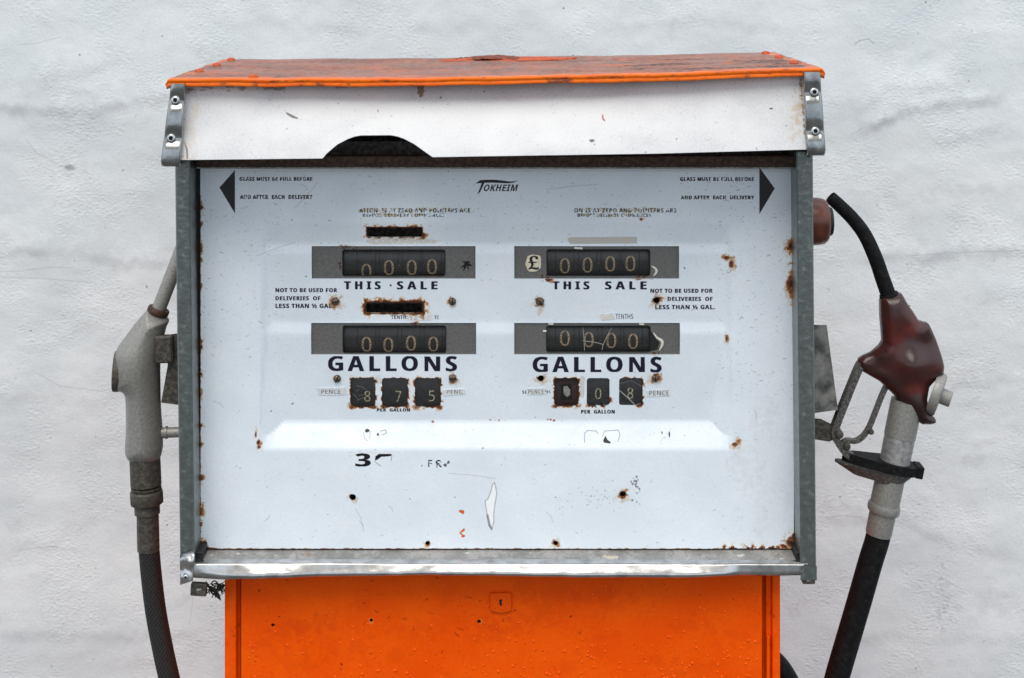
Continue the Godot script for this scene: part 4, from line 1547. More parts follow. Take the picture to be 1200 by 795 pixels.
		if i == 3:
			var hole := MB.new()
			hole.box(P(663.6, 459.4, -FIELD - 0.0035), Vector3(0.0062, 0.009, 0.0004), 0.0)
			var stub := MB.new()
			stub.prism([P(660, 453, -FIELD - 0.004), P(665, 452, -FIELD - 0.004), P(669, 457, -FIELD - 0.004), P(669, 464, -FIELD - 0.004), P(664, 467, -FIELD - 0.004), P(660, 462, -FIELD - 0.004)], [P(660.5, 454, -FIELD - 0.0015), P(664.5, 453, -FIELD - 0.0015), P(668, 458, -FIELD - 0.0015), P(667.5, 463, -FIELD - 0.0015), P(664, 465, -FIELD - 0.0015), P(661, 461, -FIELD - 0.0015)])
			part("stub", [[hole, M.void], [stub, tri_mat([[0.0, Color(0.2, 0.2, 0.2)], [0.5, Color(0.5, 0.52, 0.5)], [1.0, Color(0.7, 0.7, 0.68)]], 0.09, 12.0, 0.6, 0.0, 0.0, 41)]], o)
		else:
			var pm := MB.new()
			pm.fquad(P(s[0] - 2, s[1] - 2, -FIELD - 0.0026), P(s[2] + 2, s[1] - 2, -FIELD - 0.0026), P(s[2] + 2, s[3] + 2, -FIELD - 0.0026), P(s[0] - 2, s[3] + 2, -FIELD - 0.0026), Vector3(0, 0, 1))
			part("pane", [[pm, M.glass]], o)


func build_canopy() -> void:
	# --- white front panel
	var cv := Canvas.new(205, 78, 952, 194, 2.2, 15)
	cv.base(Color8(206, 207, 210), Color8(217, 218, 220), 0.3, 0.9, 0.006, 0.1)
	cv.specks(620, 210, 90, 948, 190, Color8(120, 116, 112), 0.5, 0.9, 2.5)
	cv.specks(50, 210, 90, 948, 190, Color8(60, 56, 54), 0.8, 1.4, 1.4)
	for y in [96, 98, 101]:
		for i in 50:
			var x := cv.rnd.randf_range(215, 945)
			cv.dab(x, y - 14.0 * ramp(205, 955, x) + cv.rnd.randf_range(0, 6), cv.rnd.randf_range(2, 10), cv.rnd.randf_range(0.5, 1.5), Color8(96, 88, 80), 0.4, 1.0, 0.6)
	cv.poly([[334, 130], [341, 133], [349, 137], [350, 139], [343, 137.5], [337, 134]], Color8(88, 90, 90), 0.95)
	cv.dab(442.5, 131, 1.0, 2.2, Color8(150, 50, 50), 0.9, 0.4)
	cv.dab(491, 108, 4.5, 8, Color8(120, 96, 74), 0.7, 0.7, 0.4)
	cv.path([[706, 140], [706, 144], [708, 146]], 1.6, Color8(150, 50, 44), 0.9)
	cv.dab(694, 168, 2.5, 1.5, Color8(70, 66, 66), 0.8, 0.9)
	cv.dab(903, 136, 2.2, 1.0, Color8(70, 66, 66), 0.9, 0.6)
	cv.path([[219, 164], [222, 172], [223, 182]], 2.0, Color8(120, 92, 76), 0.7)
	cv.rust_line(938, 92, 941, 172, 2.2, 26, 0.45)
	cv.rust_line(216, 100, 217, 182, 1.6, 12, 0.35)
	for i in 30:
		cv.dab(cv.rnd.randf_range(926, 943), cv.rnd.randf_range(92, 174), cv.rnd.randf_range(1, 5), cv.rnd.randf_range(2, 7), Color8(196, 178, 158), 0.4, 0.9, 0.6)
	for i in 30:
		cv.dab(cv.rnd.randf_range(214, 232), cv.rnd.randf_range(102, 186), cv.rnd.randf_range(1, 5), cv.rnd.randf_range(2, 7), Color8(206, 196, 184), 0.4, 0.9, 0.6)
	var m := cv.material(0.0, 0.5)
	var arc := []
	for q in [[377.8, 186.0], [382.5, 180.0], [395.0, 169.4], [407.5, 163.0], [415.0, 160.3], [422.5, 158.9], [457.5, 158.7], [465.0, 160.0], [472.5, 162.5], [485.0, 168.8], [500.0, 179.4], [506.9, 184.4]]:
		var g := canopy_find(q[0], q[1])
		arc.append([g.x * 1000.0, minf(g.y, 1.0)])
	var xs := [-369.0, 328.5]
	for q in arc:
		xs.append(q[0])
	xs = fill_in(xs, 6.0)
	var rows := []
	var uvs := []
	var nr := 22
	for r in nr + 1:
		var line := PackedVector3Array()
		var lu := PackedVector2Array()
		for x in xs:
			var bot := 1.0
			if x > arc[0][0] and x < arc[-1][0]:
				bot = along(arc, x)
			var t := bot * r / nr
			var dent := 0.0006 * noise.get_noise_2d(x * 0.5, t * 60.0) + 0.0012 * noise.get_noise_2d(x * 0.08, 5.0)
			dent -= 0.017 * sin(PI * ramp(-369, 328, x)) * pow(1.0 - t, 1.4)
			line.append(canopy_point(x * 0.001, t) + Vector3(0, 0, dent))
			lu.append(cv.uv(CX + x * 1.04, 94.0 + t * 90.0))
		rows.append(line)
		uvs.append(lu)
	var mb := MB.new()
	mb.sheet(rows, uvs, 0.0016, Vector3(0, 0.3, 1))
	part("canopy_panel", [[mb, m]], pump, "white curved canopy panel with an arched cut-out")

	# --- chromed end caps with rivets
	for s in [-1, 1]:
		var top_x := -0.3815 if s < 0 else 0.3448
		var bot_x := -0.3912 if s < 0 else 0.3494
		var er := []
		var n := 34
		for r in n + 1:
			var t := lerpf(-0.02, 1.0, minf(1.0, r / 28.0))
			var outer := lerpf(top_x, bot_x, t)
			var cp := canopy_point(outer - s * 0.012, t)
			var z := cap_z(t)
			var py := YH - (cp.y - H) * 1000.0 * D / (D - cp.z)
			var drop := 0.0
			var back := 0.0
			if r > 28:      # curled bottom edge
				var a := (r - 28) / 6.0 * 1.6
				drop = 0.0075 * sin(a)
				back = 0.010 * (1.0 - cos(a))
			var line := PackedVector3Array()
			var w := lerpf(0.0165, 0.0225, t) if s < 0 else lerpf(0.0195, 0.0215, t)
			for q in [[0.0, -0.034], [0.0, -0.012], [0.0, -0.0045], [0.0009, -0.0016], [0.0028, -0.0003], [0.0048, 0.0], [0.0075, 0.0], [0.010, 0.0], [0.0125, 0.0], [w - 0.0025, 0.0], [w - 0.0007, -0.0006], [w, -0.0024], [w, -0.0065]]:
				var zz: float = z + q[1] - back
				if q[0] == 0.0 and r > 28:
					zz = maxf(zz, 0.02)
				# pressed in round the two rivets
				for rv in ([[205.5, 117.5], [200.5, 162.0]] if s < 0 else [[954.3, 108.0], [955.5, 153.8]]):
					zz -= 0.0040 * exp(-pow((py - rv[1] + 1.0) / 8.0, 2.0)) * (1.0 if q[0] > 0.003 else 0.5)
				zz += 0.0006 * noise.get_noise_2d(py * 0.9, q[0] * 500.0 + s * 90.0)
				line.append(Vector3(outer - s * q[0], cp.y - drop, zz))
			er.append(line)
		var cm := MB.new()
		cm.sheet(er, [], 0.0012, Vector3(s * 0.4, 0.2, 1))
		# side plate up to the roof
		var sp := MB.new()
		var x: float = top_x - s * 0.0035
		var prof := []
		for t in [0.0, 0.25, 0.5, 0.75, 1.0]:
			prof.append(Vector3(x, canopy_point(x, t).y - 0.001, cap_z(t) - 0.012))
		prof.append(P(600, 196, -0.02))
		prof.append(P(600, 108, -0.02))
		var pa := []
		var pb := []
		for p in prof:
			pa.append(Vector3(x, p.y, p.z))
			pb.append(Vector3(x - s * 0.0015, p.y, p.z))
		sp.prism(pa, pb)
		var cap := part("end_cap", [[cm, M.steel_bright], [sp, M.steel]], pump, "riveted chrome end cap of the canopy")
		for rv in ([[205.5, 117.5], [200.5, 162.0]] if s < 0 else [[954.3, 108.0], [955.5, 153.8]]):
			var t := canopy_find(rv[0], rv[1]).y
			part("rivet", rivet_mesh(P(rv[0], rv[1], cap_z(t) - 0.0030), Vector3(0, 0.12, 1), 0.0052), cap)

	# --- orange roof
	build_roof()

	# --- dark rail and light box behind the canopy
	var rail := MB.new()
	rail.box((P(234, 188.5, 0.012) + P(932, 189, 0.012)) * 0.5, Vector3(0.350, 0.0068, 0.006), 0.001)
	part("header_rail", [[rail, M.brown]], pump)
	var strip := MB.new()
	strip.box((P(234, 196.2, 0.016) + P(932, 196.2, 0.016)) * 0.5, Vector3(0.350, 0.0010, 0.004), 0.0004)
	part("rail_edge", [[strip, M.dull]], pump)
	var lb := MB.new()
	lb.box(Vector3(-0.018, 1.475, -0.255), Vector3(0.350, 0.060, 0.003), 0.0)
	part("light_box_back", [[lb, M.dull]], pump)


func build_roof() -> void:
	var zf := 0.088
	var zk := -0.28
	var cv := Canvas.new(0, 0, 800, 420, 2.0, 25)
	cv.base(Color8(128, 62, 34), Color8(164, 84, 46), 0.30, 1.6, 0.006, 0.05)
	# u = 0..760 across, v = 0..370 back to front, then the rolled front edge
	for i in 190:
		cv.dab(cv.rnd.randf_range(0, 780), cv.rnd.randf_range(0, 345), cv.rnd.randf_range(10, 60), cv.rnd.randf_range(6, 34), [Color8(84, 44, 28), Color8(156, 76, 34), Color8(140, 80, 58), Color8(84, 44, 30)][i % 4], 0.35, 1.0, 0.7, 0.45)
	for i in 34:
		cv.dab(cv.rnd.randf_range(0, 780), cv.rnd.randf_range(40, 350), cv.rnd.randf_range(4, 22), cv.rnd.randf_range(3, 12), Color8(206, 88, 20), 0.7, 1.1, 0.5, 0.4)
	for i in 26:
		cv.dab(cv.rnd.randf_range(560, 780), cv.rnd.randf_range(120, 330), cv.rnd.randf_range(10, 50), cv.rnd.randf_range(5, 16), Color8(44, 30, 24), 0.5, 1.1, 0.6, 0.6)
	cv.specks(300, 0, 0, 790, 345, Color8(40, 26, 20), 0.8, 2.4, 1.0)
	var orange := Color8(238, 110, 0)
	for i in 900:
		cv.dab(cv.rnd.randf_range(-5, 800), cv.rnd.randf_range(340, 420), cv.rnd.randf_range(6, 22), cv.rnd.randf_range(4, 10), orange if i % 3 else Color8(230, 96, 0), 0.8, 0.6, 0.5, 0.4)
	for i in 90:
		cv.dab(cv.rnd.randf_range(0, 780), 338 + cv.rnd.randfn(0, 1) * 6, cv.rnd.randf_range(3, 26), cv.rnd.randf_range(2, 6), orange if i % 2 else Color8(180, 74, 20), 0.6, 1.0, 0.5)
	for i in 22:
		cv.dab([12, 770][i % 2] + cv.rnd.randf_range(-8, 8), cv.rnd.randf_range(0, 340), cv.rnd.randf_range(4, 10), cv.rnd.randf_range(6, 30), orange, 0.7, 0.9, 0.5, 0.4)
	cv.specks(60, 0, 362, 790, 380, Color8(90, 44, 20), 0.7, 1.6, 5.0)
	cv.specks(60, 0, 371, 790, 382, Color8(60, 34, 20), 0.8, 1.6, 6.0)
	var m := cv.material(0.0, 0.4)
	m.heightmap_enabled = true
	m.heightmap_texture = noise_tex(0.03, 5, 71, [])
	m.heightmap_scale = 0.04
	var FL := P(197.5, 92, zf)
	var FR := P(963.5, 79.5, zf)
	var BL := P(262, 69.5, zk)
	var BR := P(908, 61.5, zk)
	var pos := func(a: float, b: float) -> Vector3:   # a 0..1 left to right, b 0..1 back to front
		var p: Vector3 = BL.lerp(BR, a).lerp(FL.lerp(FR, a), b)
		p.y -= 0.0042 * sin(PI * a) * (0.4 + 0.6 * b) + 0.0012 * noise.get_noise_2d(a * 300.0, b * 200.0)
		return p
	var rows := []
	var uvs := []
	var na := 90
	var rr := 0.0045
	for j in 46:
		var line := PackedVector3Array()
		var lu := PackedVector2Array()
		for i in na + 5:
			var a := clampf((i - 2) / float(na), 0.0, 1.0)
			var b := clampf((j - 1) / 34.0, 0.0, 1.0)
			var p: Vector3 = pos.call(a, b)
			var vv := b * 350.0
			if j > 35:      # rolled front edge, a shallow groove, then the lip
				var k := j - 35
				var st: Array = [[0.0, 0.0], [0.0011, 0.0003], [0.0018, 0.0010], [0.0020, 0.0022], [0.0016, 0.0038], [0.0006, 0.0046], [0.0014, 0.0054], [0.0018, 0.0078], [0.0012, 0.0090], [-0.004, 0.0094], [-0.012, 0.0092]][k]
				var wob := 1.0 + 0.10 * noise.get_noise_2d(a * 500.0, 9.0)
				p += Vector3(0, -st[1] * wob, st[0])
				vv = 350.0 + k * 3.2
			if j == 0:
				p += Vector3(0, -0.016, 0)
			if i < 2 or i > na + 2:     # rolled side edges
				var sgn := -1.0 if i < 2 else 1.0
				var k2 := (2 - i) if i < 2 else i - na - 2
				p += Vector3(sgn * 0.0022, -rr * 0.6, 0) if k2 == 1 else Vector3(sgn * 0.0026, -0.0115 * (1.0 if j < 36 else maxf(0.0, 1.0 - (j - 35) / 5.0)), 0)
			line.append(p)
			lu.append(cv.uv(10 + a * 766.0, vv))
		rows.append(line)
		uvs.append(lu)
	var mb := MB.new()
	mb.sheet(rows, uvs, 0.0012, Vector3(0, 1, 0.3))
	var roof := part("roof", [[mb, m]], pump, "orange sheet roof stained rusty brown on top")
	# painted bolt heads
	var bolt_m := tri_mat([[0.0, Color(0.42, 0.18, 0.07)], [0.5, Color(0.74, 0.29, 0.06)], [1.0, Color(0.86, 0.34, 0.05)]], 0.06, 10.0, 0.5, 0.0, 0.02, 85)
	for q in [[269.6, 71, -0.25], [247, 78.6, -0.14], [219.6, 86.4, -0.02], [296.6, 92.2, 0.07], [897.7, 63.4, -0.25], [915, 69.0, -0.14], [941, 75.5, -0.02]]:
		var bm := MB.new()
		var t: float = (q[2] - zk) / (zf - zk)
		var p := P(q[0], q[1], q[2])
		var a: float = (p.x - BL.x) / (BR.x - BL.x)
		var on: Vector3 = pos.call(clampf(a, 0.02, 0.98), t)
		bm.lathe(on + Vector3(0, -0.001, 0), Vector3.UP, [[0.0058, 0.0], [0.0056, 0.0022], [0.0044, 0.0036], [0.002, 0.0044], [0.0, 0.0046]], 16)
		part("bolt", [[bm, bolt_m]], roof)
	# blistered flakes of paint at the back of the middle
	for f in [[0.50, 0.10, 0.058, 0.035, 0.0065], [0.56, 0.16, 0.052, 0.030, 0.004], [0.44, 0.14, 0.03, 0.024, 0.003]]:
		var fr := []
		for j in 12:
			var line := PackedVector3Array()
			for i in 20:
				var a := (i / 19.0 - 0.5) * 2.0
				var b := (j / 11.0 - 0.5) * 2.0
				var rag := 1.0 + 0.25 * noise.get_noise_2d(a * 60.0 + f[0] * 999.0, b * 60.0)
				var w := Vector2(a, b * sqrt(maxf(0.0, 1.0 - a * a * 0.8))) * rag
				var p: Vector3 = pos.call(f[0] + w.x * f[2] / 0.74, f[1] + w.y * f[3] / 0.37)
				p.y += f[4] * (0.12 + 0.75 * maxf(0.0, 1.0 - w.length()) + 0.5 * noise.get_noise_2d(a * 50.0, b * 40.0 + f[0] * 777.0))
				line.append(p)
			fr.append(line)
		var fm := MB.new()
		fm.sheet(fr, [], 0.0008, Vector3.UP)
		part("paint_blister", [[fm, M.rusty_orange if f[0] > 0.48 and f[0] < 0.52 else bolt_m]], roof)


func build_frame() -> void:
	# side posts of pressed steel: chamfered section lofted from top to bottom
	for s in [-1, 1]:
		var sec := func(xo: float, xi: float, py: float) -> Array:
			var o := P(xo, py, 0.041)
			var i := P(xi, py, 0.041)
			var b: float = 0.0016 * s
			return [Vector3(o.x, o.y, -0.012), Vector3(o.x, o.y, 0.0392), Vector3(o.x - b, o.y, 0.041), Vector3(i.x + b, o.y, 0.041), Vector3(i.x, o.y, 0.0392), Vector3(i.x, o.y, -0.002), Vector3(i.x, o.y, -0.012)]
		var mb := MB.new()
		var cuts := [178.0, 300.0, 420.0, 540.0, 668.0]
		for k in cuts.size() - 1:
			var a: float = cuts[k]
			var b: float = cuts[k + 1]
			var f0 := ramp(195, 680, a)
			var f1 := ramp(195, 680, b)
			if s < 0:
				mb.prism(sec.call(lerpf(204.5, 211, f0), lerpf(222, 228, f0), a), sec.call(lerpf(204.5, 211, f1), lerpf(222, 228, f1), b))
			else:
				mb.prism(sec.call(lerpf(953, 957, f0), lerpf(933.5, 938.5, f0), a), sec.call(lerpf(953, 957, f1), lerpf(933.5, 938.5, f1), b))
		part("side_post", [[mb, M.steel]], pump)
		# paint scrapes on the post
		# black strip painting in the shade of the gap between post and face
		var g := MB.new()
		var gx0 := 228.0 if s < 0 else 930.6
		g.prism([P(gx0, 192, -0.004), P(gx0 + 6, 192, -0.004), P(gx0 + 6, 192, -0.010), P(gx0, 192, -0.010)], [P(gx0 + 2, 646, -0.004), P(gx0 + 8, 646, -0.004), P(gx0 + 8, 646, -0.010), P(gx0 + 2, 646, -0.010)])
		part("gap_shade_strip", [[g, M.black]], pump)
	# ledge under the face
	var cv := Canvas.new(215, 640, 950, 662, 2.2, 35)
	cv.base(Color8(140, 138, 136), Color8(168, 166, 164), 0.55, 1.4, 0.01, 0.1)
	cv.specks(500, 220, 640, 945, 662, Color8(96, 92, 88), 0.6, 1.2, 4.0)
	cv.specks(120, 220, 640, 945, 662, Color8(200, 198, 194), 0.7, 1.4, 4.0)
	cv.dab(712, 652, 12, 3.5, Color8(206, 196, 172), 0.9, 0.8, 0.4)
	cv.dab(361, 649.5, 2, 1.2, Color8(214, 110, 40), 0.9, 0.5)
	for q in [[281, 649], [325, 651], [546, 648], [866, 651], [914, 655], [250, 651], [864, 652]]:
		cv.dab(q[0], q[1], 3.0, 0.9, Color8(216, 214, 208), 0.8, 0.8)
	for i in 20:
		cv.dab(cv.rnd.randf_range(228, 935), cv.rnd.randf_range(645, 659), cv.rnd.randf_range(6, 26), cv.rnd.randf_range(1.5, 5), Color8(120, 118, 112), 0.4, 1.0, 0.6)
	var rows := []
	var uvs := []
	for j in 6:
		var line := PackedVector3Array()
		var lu := PackedVector2Array()
		var py := lerpf(640, 661, j / 5.0)
		for i in 60:
			var px := lerpf(226, 940, i / 59.0)
			var z := lerpf(-0.012, 0.0415, j / 5.0)
			var p := P(px, 645.3, 0.0)
			p.z = z
			p.x *= 1.0 - (D - (D - z)) / D * 0.0
			p.y += 0.0006 * noise.get_noise_2d(px * 0.6, j * 14.0)
			line.append(p)
			lu.append(cv.uv(px, py))
		rows.append(line)
		uvs.append(lu)
	var mb := MB.new()
	mb.sheet(rows, uvs, 0.0015, Vector3.UP)
	part("ledge", [[mb, cv.material(0.2, 0.5)]], pump)
	for x in [[225.5, 240.5], [930.0, 938.5]]:
		var c := MB.new()
		c.box((P(x[0], 646.5, 0.014) + P(x[1], 646.5, 0.014)) * 0.5 + Vector3(0, 0.0, 0), Vector3((x[1] - x[0]) * 0.00049, 0.006, 0.019), 0.001)
		part("corner_block", [[c, M.black]], pump)
	# bright dented trim lip along the front of the ledge
	var lip := []
	var n := 180
	for j in 11:
		var line := PackedVector3Array()
		for i in n + 1:
			var px := lerpf(222, 942, float(i) / n)
			var tilt := along([[222, 0.10], [262, 0.34], [300, 0.60], [360, 0.44], [395, 0.36], [440, 0.54], [500, 0.46], [540, 0.60], [600, 0.66], [700, 0.62], [820, 0.56], [852, 0.36], [868, 0.12], [942, 0.08]], px)
			tilt += 0.12 * noise.get_noise_2d(px * 0.5, 40.0) * (1.0 - sstep(840, 870, px))
			var top := along([[222, 660.6], [300, 659.6], [500, 660.4], [640, 660.0], [942, 661.2]], px)
			var bot := along([[222, 678.5], [262, 679.5], [360, 677.0], [500, 675.2], [560, 674.6], [640, 676.4], [760, 677.6], [850, 676.4], [942, 676.6]], px) + 0.6 * noise.get_noise_2d(px * 0.6, 2.0)
			var y0 := P(px, top, 0.0425).y
			var y1 := P(px, bot, 0.046).y
			var dz := 0.0
			var k := 0.0
			if j == 0:
				k = 0.0
				dz = -0.010
			elif j <= 8:
				k = (j - 1) / 7.0
				dz = (tilt * minf(k, 0.8) - 0.9 * maxf(0.0, k - 0.8)) * (y0 - y1) + 0.0009 * noise.get_noise_2d(px * 0.7, k * 30.0) * (1.0 - sstep(840, 870, px)) * sin(PI * k)
			elif j == 9:
				k = 1.06
				dz = (tilt * 0.8 - 0.18) * (y0 - y1) - 0.0012
			else:
				k = 1.04
				dz = (tilt * 0.8 - 0.18) * (y0 - y1) - 0.014
			var p := P(px, top, 0.0425)
			p.y = lerpf(y0, y1, k) + (0.0 if j else 0.0006)
			p.z = 0.0425 + dz
			line.append(p)
		lip.append(line)
	var lm := MB.new()
	lm.sheet(lip, [], 0.001, Vector3(0, 0.4, 1))
	part("trim_lip", [[lm, M.chrome]], pump, "dented shiny metal trim lip")
	# bottom corner pieces
	var cl := []
	for j in 15:
		var line := PackedVector3Array()
		var t := j / 14.0
		for i in 9:
			var u := i / 8.0
			var px := lerpf(lerpf(210.5, 211, t), lerpf(227.5, 226, t), u)
			var py := lerpf(651 - 6 * u, 686 - 5.0 * u, t)
			var z := 0.0455 + 0.0032 * noise.get_noise_2d(px * 3.0, py * 3.0) + 0.004 * exp(-pow((t - 0.38) / 0.12, 2.0)) * u
			line.append(P(px, py, z))
		cl.append(line)
	var c1 := MB.new()
	c1.sheet(cl, [], 0.0014, Vector3(0, 0, 1))
	var corner := part("corner_plate", [[c1, M.chrome]], pump, "crumpled chrome corner plate with a rivet")
	part("rivet", rivet_mesh(P(217.5, 677, 0.0465), Vector3(0, 0.1, 1), 0.0032), corner)
	var cr := []
	for j in 9:
		var line := PackedVector3Array()
		for i in 7:
			var px := lerpf(938.5, 957.4, i / 6.0)
			var py := lerpf(664, 680.5, j / 8.0)
			line.append(P(px, py, 0.0432 + 0.0008 * noise.get_noise_2d(px * 3.0, py * 3.0)))
		cr.append(line)
	var c2 := MB.new()
	c2.sheet(cr, [], 0.0014, Vector3(0, 0, 1))
	part("corner_plate", [[c2, M.steel]], pump)
	var tab := MB.new()
	tab.box(P(947.5, 681, 0.038), Vector3(0.0072, 0.0026, 0.004), 0.0008)
	var eye := MB.new()
	eye.box(P(948, 681, 0.0421), Vector3(0.0024, 0.0008, 0.0003), 0.0)
	part("bottom_tab", [[tab, M.cast_dark], [eye, M.alloy]], pump)
	var tab2 := MB.new()
	tab2.box(P(233, 690.5, 0.032), Vector3(0.0092, 0.0072, 0.004), 0.001, Basis(Vector3(0, 0, 1), -0.06))
	var eye2 := MB.new()
	eye2.box(P(233, 691.5, 0.0362), Vector3(0.0026, 0.0013, 0.0003), 0.0)
	part("bottom_tab", [[tab2, M.cast_dark], [eye2, M.alloy]], pump)
	# head casing: sides, back, top and bottom
	var xl := P(212, 0, 0.041).x
	var xr := P(953, 0, 0.041).x
	var yt := P(0, 100, 0.0).y
	var yb := P(0, 650, 0.0).y
	for q in [[xl, "l"], [xr, "r"]]:
		var sb := MB.new()
		sb.box(Vector3(q[0] + (0.003 if q[1] == "l" else -0.003), (yt + yb) * 0.5, -0.145), Vector3(0.002, (yt - yb) * 0.5, 0.132), 0.001)
		part("side_panel", [[sb, M.dull]], pump)
	var bk := MB.new()
	bk.box(Vector3((xl + xr) * 0.5, (yt + yb) * 0.5, -0.278), Vector3((xr - xl) * 0.5 - 0.006, (yt - yb) * 0.5, 0.002), 0.0)
	part("back_panel", [[bk, M.dull]], pump)
	var bt := MB.new()
	bt.box(Vector3((xl + xr) * 0.5, yb - 0.004, -0.128), Vector3((xr - xl) * 0.5 - 0.006, 0.002, 0.150), 0.0)
	part("bottom_panel", [[bt, M.dull]], pump)
	var inn := MB.new()
	inn.box(Vector3((xl + xr) * 0.5, (yt + yb) * 0.5 - 0.03, -0.120), Vector3((xr - xl) * 0.5 - 0.01, (yt - yb) * 0.5 - 0.05, 0.002), 0.0)
	part("inner_chassis", [[inn, M.dull]], pump)


func build_cabinet() -> void:
	var zf := 0.004
	var y_top := 672.0
	var y_bot := (H - 0.10) / ((D - zf) / D * 0.001) + YH
	var cv := Canvas.new(278, 660, 898, 1560, 1.6, 45)
	cv.base(Color8(240, 80, 0), Color8(246, 90, 0), 0.4, 1.1, 0.006, 0.1)
	cv.specks(900, 280, 665, 896, 860, Color8(120, 44, 10), 0.55, 1.0, 2.0)
	cv.specks(70, 280, 665, 896, 830, Color8(60, 26, 14), 0.8, 1.8, 1.4)
	cv.specks(200, 280, 672, 896, 800, Color8(250, 120, 40), 0.5, 1.4, 2.0)
	for q in [[438, 715], [455, 722], [475, 724], [484, 735], [498, 704], [604, 714], [533, 743], [540, 737], [518, 763], [676, 740], [588, 727], [550, 700]]:
		cv.path([[q[0], q[1]], [q[0] + cv.rnd.randf_range(-5, 5), q[1] + cv.rnd.randf_range(-4, 4)], [q[0] + cv.rnd.randf_range(-5, 5), q[1] + cv.rnd.randf_range(-4, 4)]], 0.9, Color8(130, 50, 16), 0.55)
	for i in 40:
		cv.dab(cv.rnd.randf_range(284, 890), cv.rnd.randf_range(690, 830), cv.rnd.randf_range(8, 36), cv.rnd.randf_range(4, 16), Color8(222, 72, 4), 0.3, 1.0, 0.7)
	for q in [[319.5, 733], [435, 727.5], [561.5, 729]]:
		cv.dab(q[0], q[1], 3.4, 3.4, Color8(236, 150, 90), 0.6, 0.5, 0.4)
	var m := cv.material(0.0, 0.25)
	m.heightmap_enabled = true
	m.heightmap_texture = noise_tex(0.05, 4, 81, [])
	m.heightmap_scale = 0.02
	var zd := func(x, y): return zf + 0.0012 * noise.get_noise_2d(x * 0.12, y * 0.12)
	var uvf := func(x, y): return cv.uv(x, y)
	var holes := []
	for q in [[319.5, 733, 2.1], [435, 727.5, 2.1], [561.5, 729, 2.3]]:
		holes.append({"cell": Rect2(q[0] - 4, q[1] - 4, 8, 8), "c": Vector2(q[0], q[1]), "a": q[2], "b": q[2], "rc": q[2] - 0.01, "rag": 0.2})
	var door := part("cabinet_door", [[plate(Rect2(282.5, y_top, 610.5, y_bot - y_top), 12.0, zd, uvf, holes, 0.002, zf), m]], pump, "orange cabinet door with a square lock")
	# drops and blisters on the paint
	var drops := MB.new()
	for i in 430:
		var x := rng.randf_range(290, 888)
		var y := 800.0 - 110.0 * pow(rng.randf(), 1.7)
		if x < 560 and rng.randf() < 0.55:
			continue
		var r := rng.randf_range(0.0006, 0.0017) * (1.25 if rng.randf() < 0.15 else 1.0)
		var c := P(x, y, zd.call(x, y))
		drops.lathe(c, Vector3(0, 0, 1), [[r, -0.0002], [r * 0.92, r * 0.30], [r * 0.62, r * 0.58], [0.0, r * 0.72]], 8)
		if rng.randf() < 0.3:
			drops.lathe(c + Vector3(r * 0.4, -r * 0.9, 0), Vector3(0, 0, 1), [[r * 0.8, -0.0002], [r * 0.7, r * 0.25], [0.0, r * 0.5]], 8)
	var gloss := plain(Color(0.96, 0.36, 0.0), 0.2, 0.0, 0.36)
	var dr := part("water_drops", [[drops, gloss]], door)
	dr.set_meta("kind", "stuff")
	# lock
	var lk := MB.new()
	var lo := []
	for p in [[574.2, 695.5], [577, 694.6], [597, 694.6], [599.6, 695.5], [600, 706], [599.2, 715.6], [597.5, 717.4], [587, 719.2], [576.5, 717.4], [574.8, 715.6], [574, 706]]:
		lo.append(p)
	var mk := func(sc: float, z: float) -> Array:
		var out := []
		for p in lo:
			out.append(P(587 + (p[0] - 587) * sc, 707 + (p[1] - 707) * sc, z))
		return out
	lk.prism(mk.call(1.0, zf), mk.call(1.0, zf + 0.0028))
	lk.prism(mk.call(1.0, zf + 0.0028), mk.call(0.92, zf + 0.0042))
	var lock := part("lock", [[lk, m_orange_lock()]], door)
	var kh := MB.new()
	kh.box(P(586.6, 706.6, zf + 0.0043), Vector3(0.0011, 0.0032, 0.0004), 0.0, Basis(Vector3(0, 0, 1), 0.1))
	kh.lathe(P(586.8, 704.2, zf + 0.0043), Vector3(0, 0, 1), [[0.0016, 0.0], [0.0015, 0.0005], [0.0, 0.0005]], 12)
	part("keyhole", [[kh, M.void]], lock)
	# frame round the door
	var stile := func(x0: float, x1: float, z: float, dep: float, mat: Material, called: String) -> void:
		var sm := MB.new()
		var a := P(x0, y_top, z)
		var b := P(x1, y_bot, z)
		sm.box(Vector3((a.x + b.x) * 0.5, (a.y + 0.02) * 0.5, z - dep * 0.5), Vector3((b.x - a.x) * 0.5, (a.y - 0.02) * 0.5, dep * 0.5), 0.0012)
		part(called, [[sm, mat]], pump)
	stile.call(263, 276.5, zf + 0.001, 0.05, M.orange, "door_stile")
	stile.call(905.5, 914.5, zf + 0.001, 0.05, M.orange, "door_stile")
	stile.call(897.5, 904.5, zf - 0.006, 0.012, M.orange, "door_channel")
	stile.call(276.8, 282.2, zf - 0.008, 0.010, M.orange, "door_channel")
	var bead := MB.new()
	bead.box(P(900, 900, zf - 0.002), Vector3(0.0016, 0.155, 0.004), 0.0008)
	part("door_bead", [[bead, M.orange]], pump)
	# body behind
	var bm := MB.new()
	var a := P(264.5, y_top, zf)
	var b := P(913, y_top, zf)
	bm.box(Vector3((a.x + b.x) * 0.5, (a.y + 0.0) * 0.5 - 0.002, -0.143), Vector3((b.x - a.x) * 0.5, a.y * 0.5 - 0.003, 0.133), 0.002)
	part("cabinet_body", [[bm, M.orange]], pump)
	var pl := MB.new()
	pl.box(Vector3((a.x + b.x) * 0.5, 0.045, -0.155), Vector3((b.x - a.x) * 0.5 + 0.012, 0.045, 0.14), 0.004)
	part("plinth", [[pl, M.cast_dark]], pump)


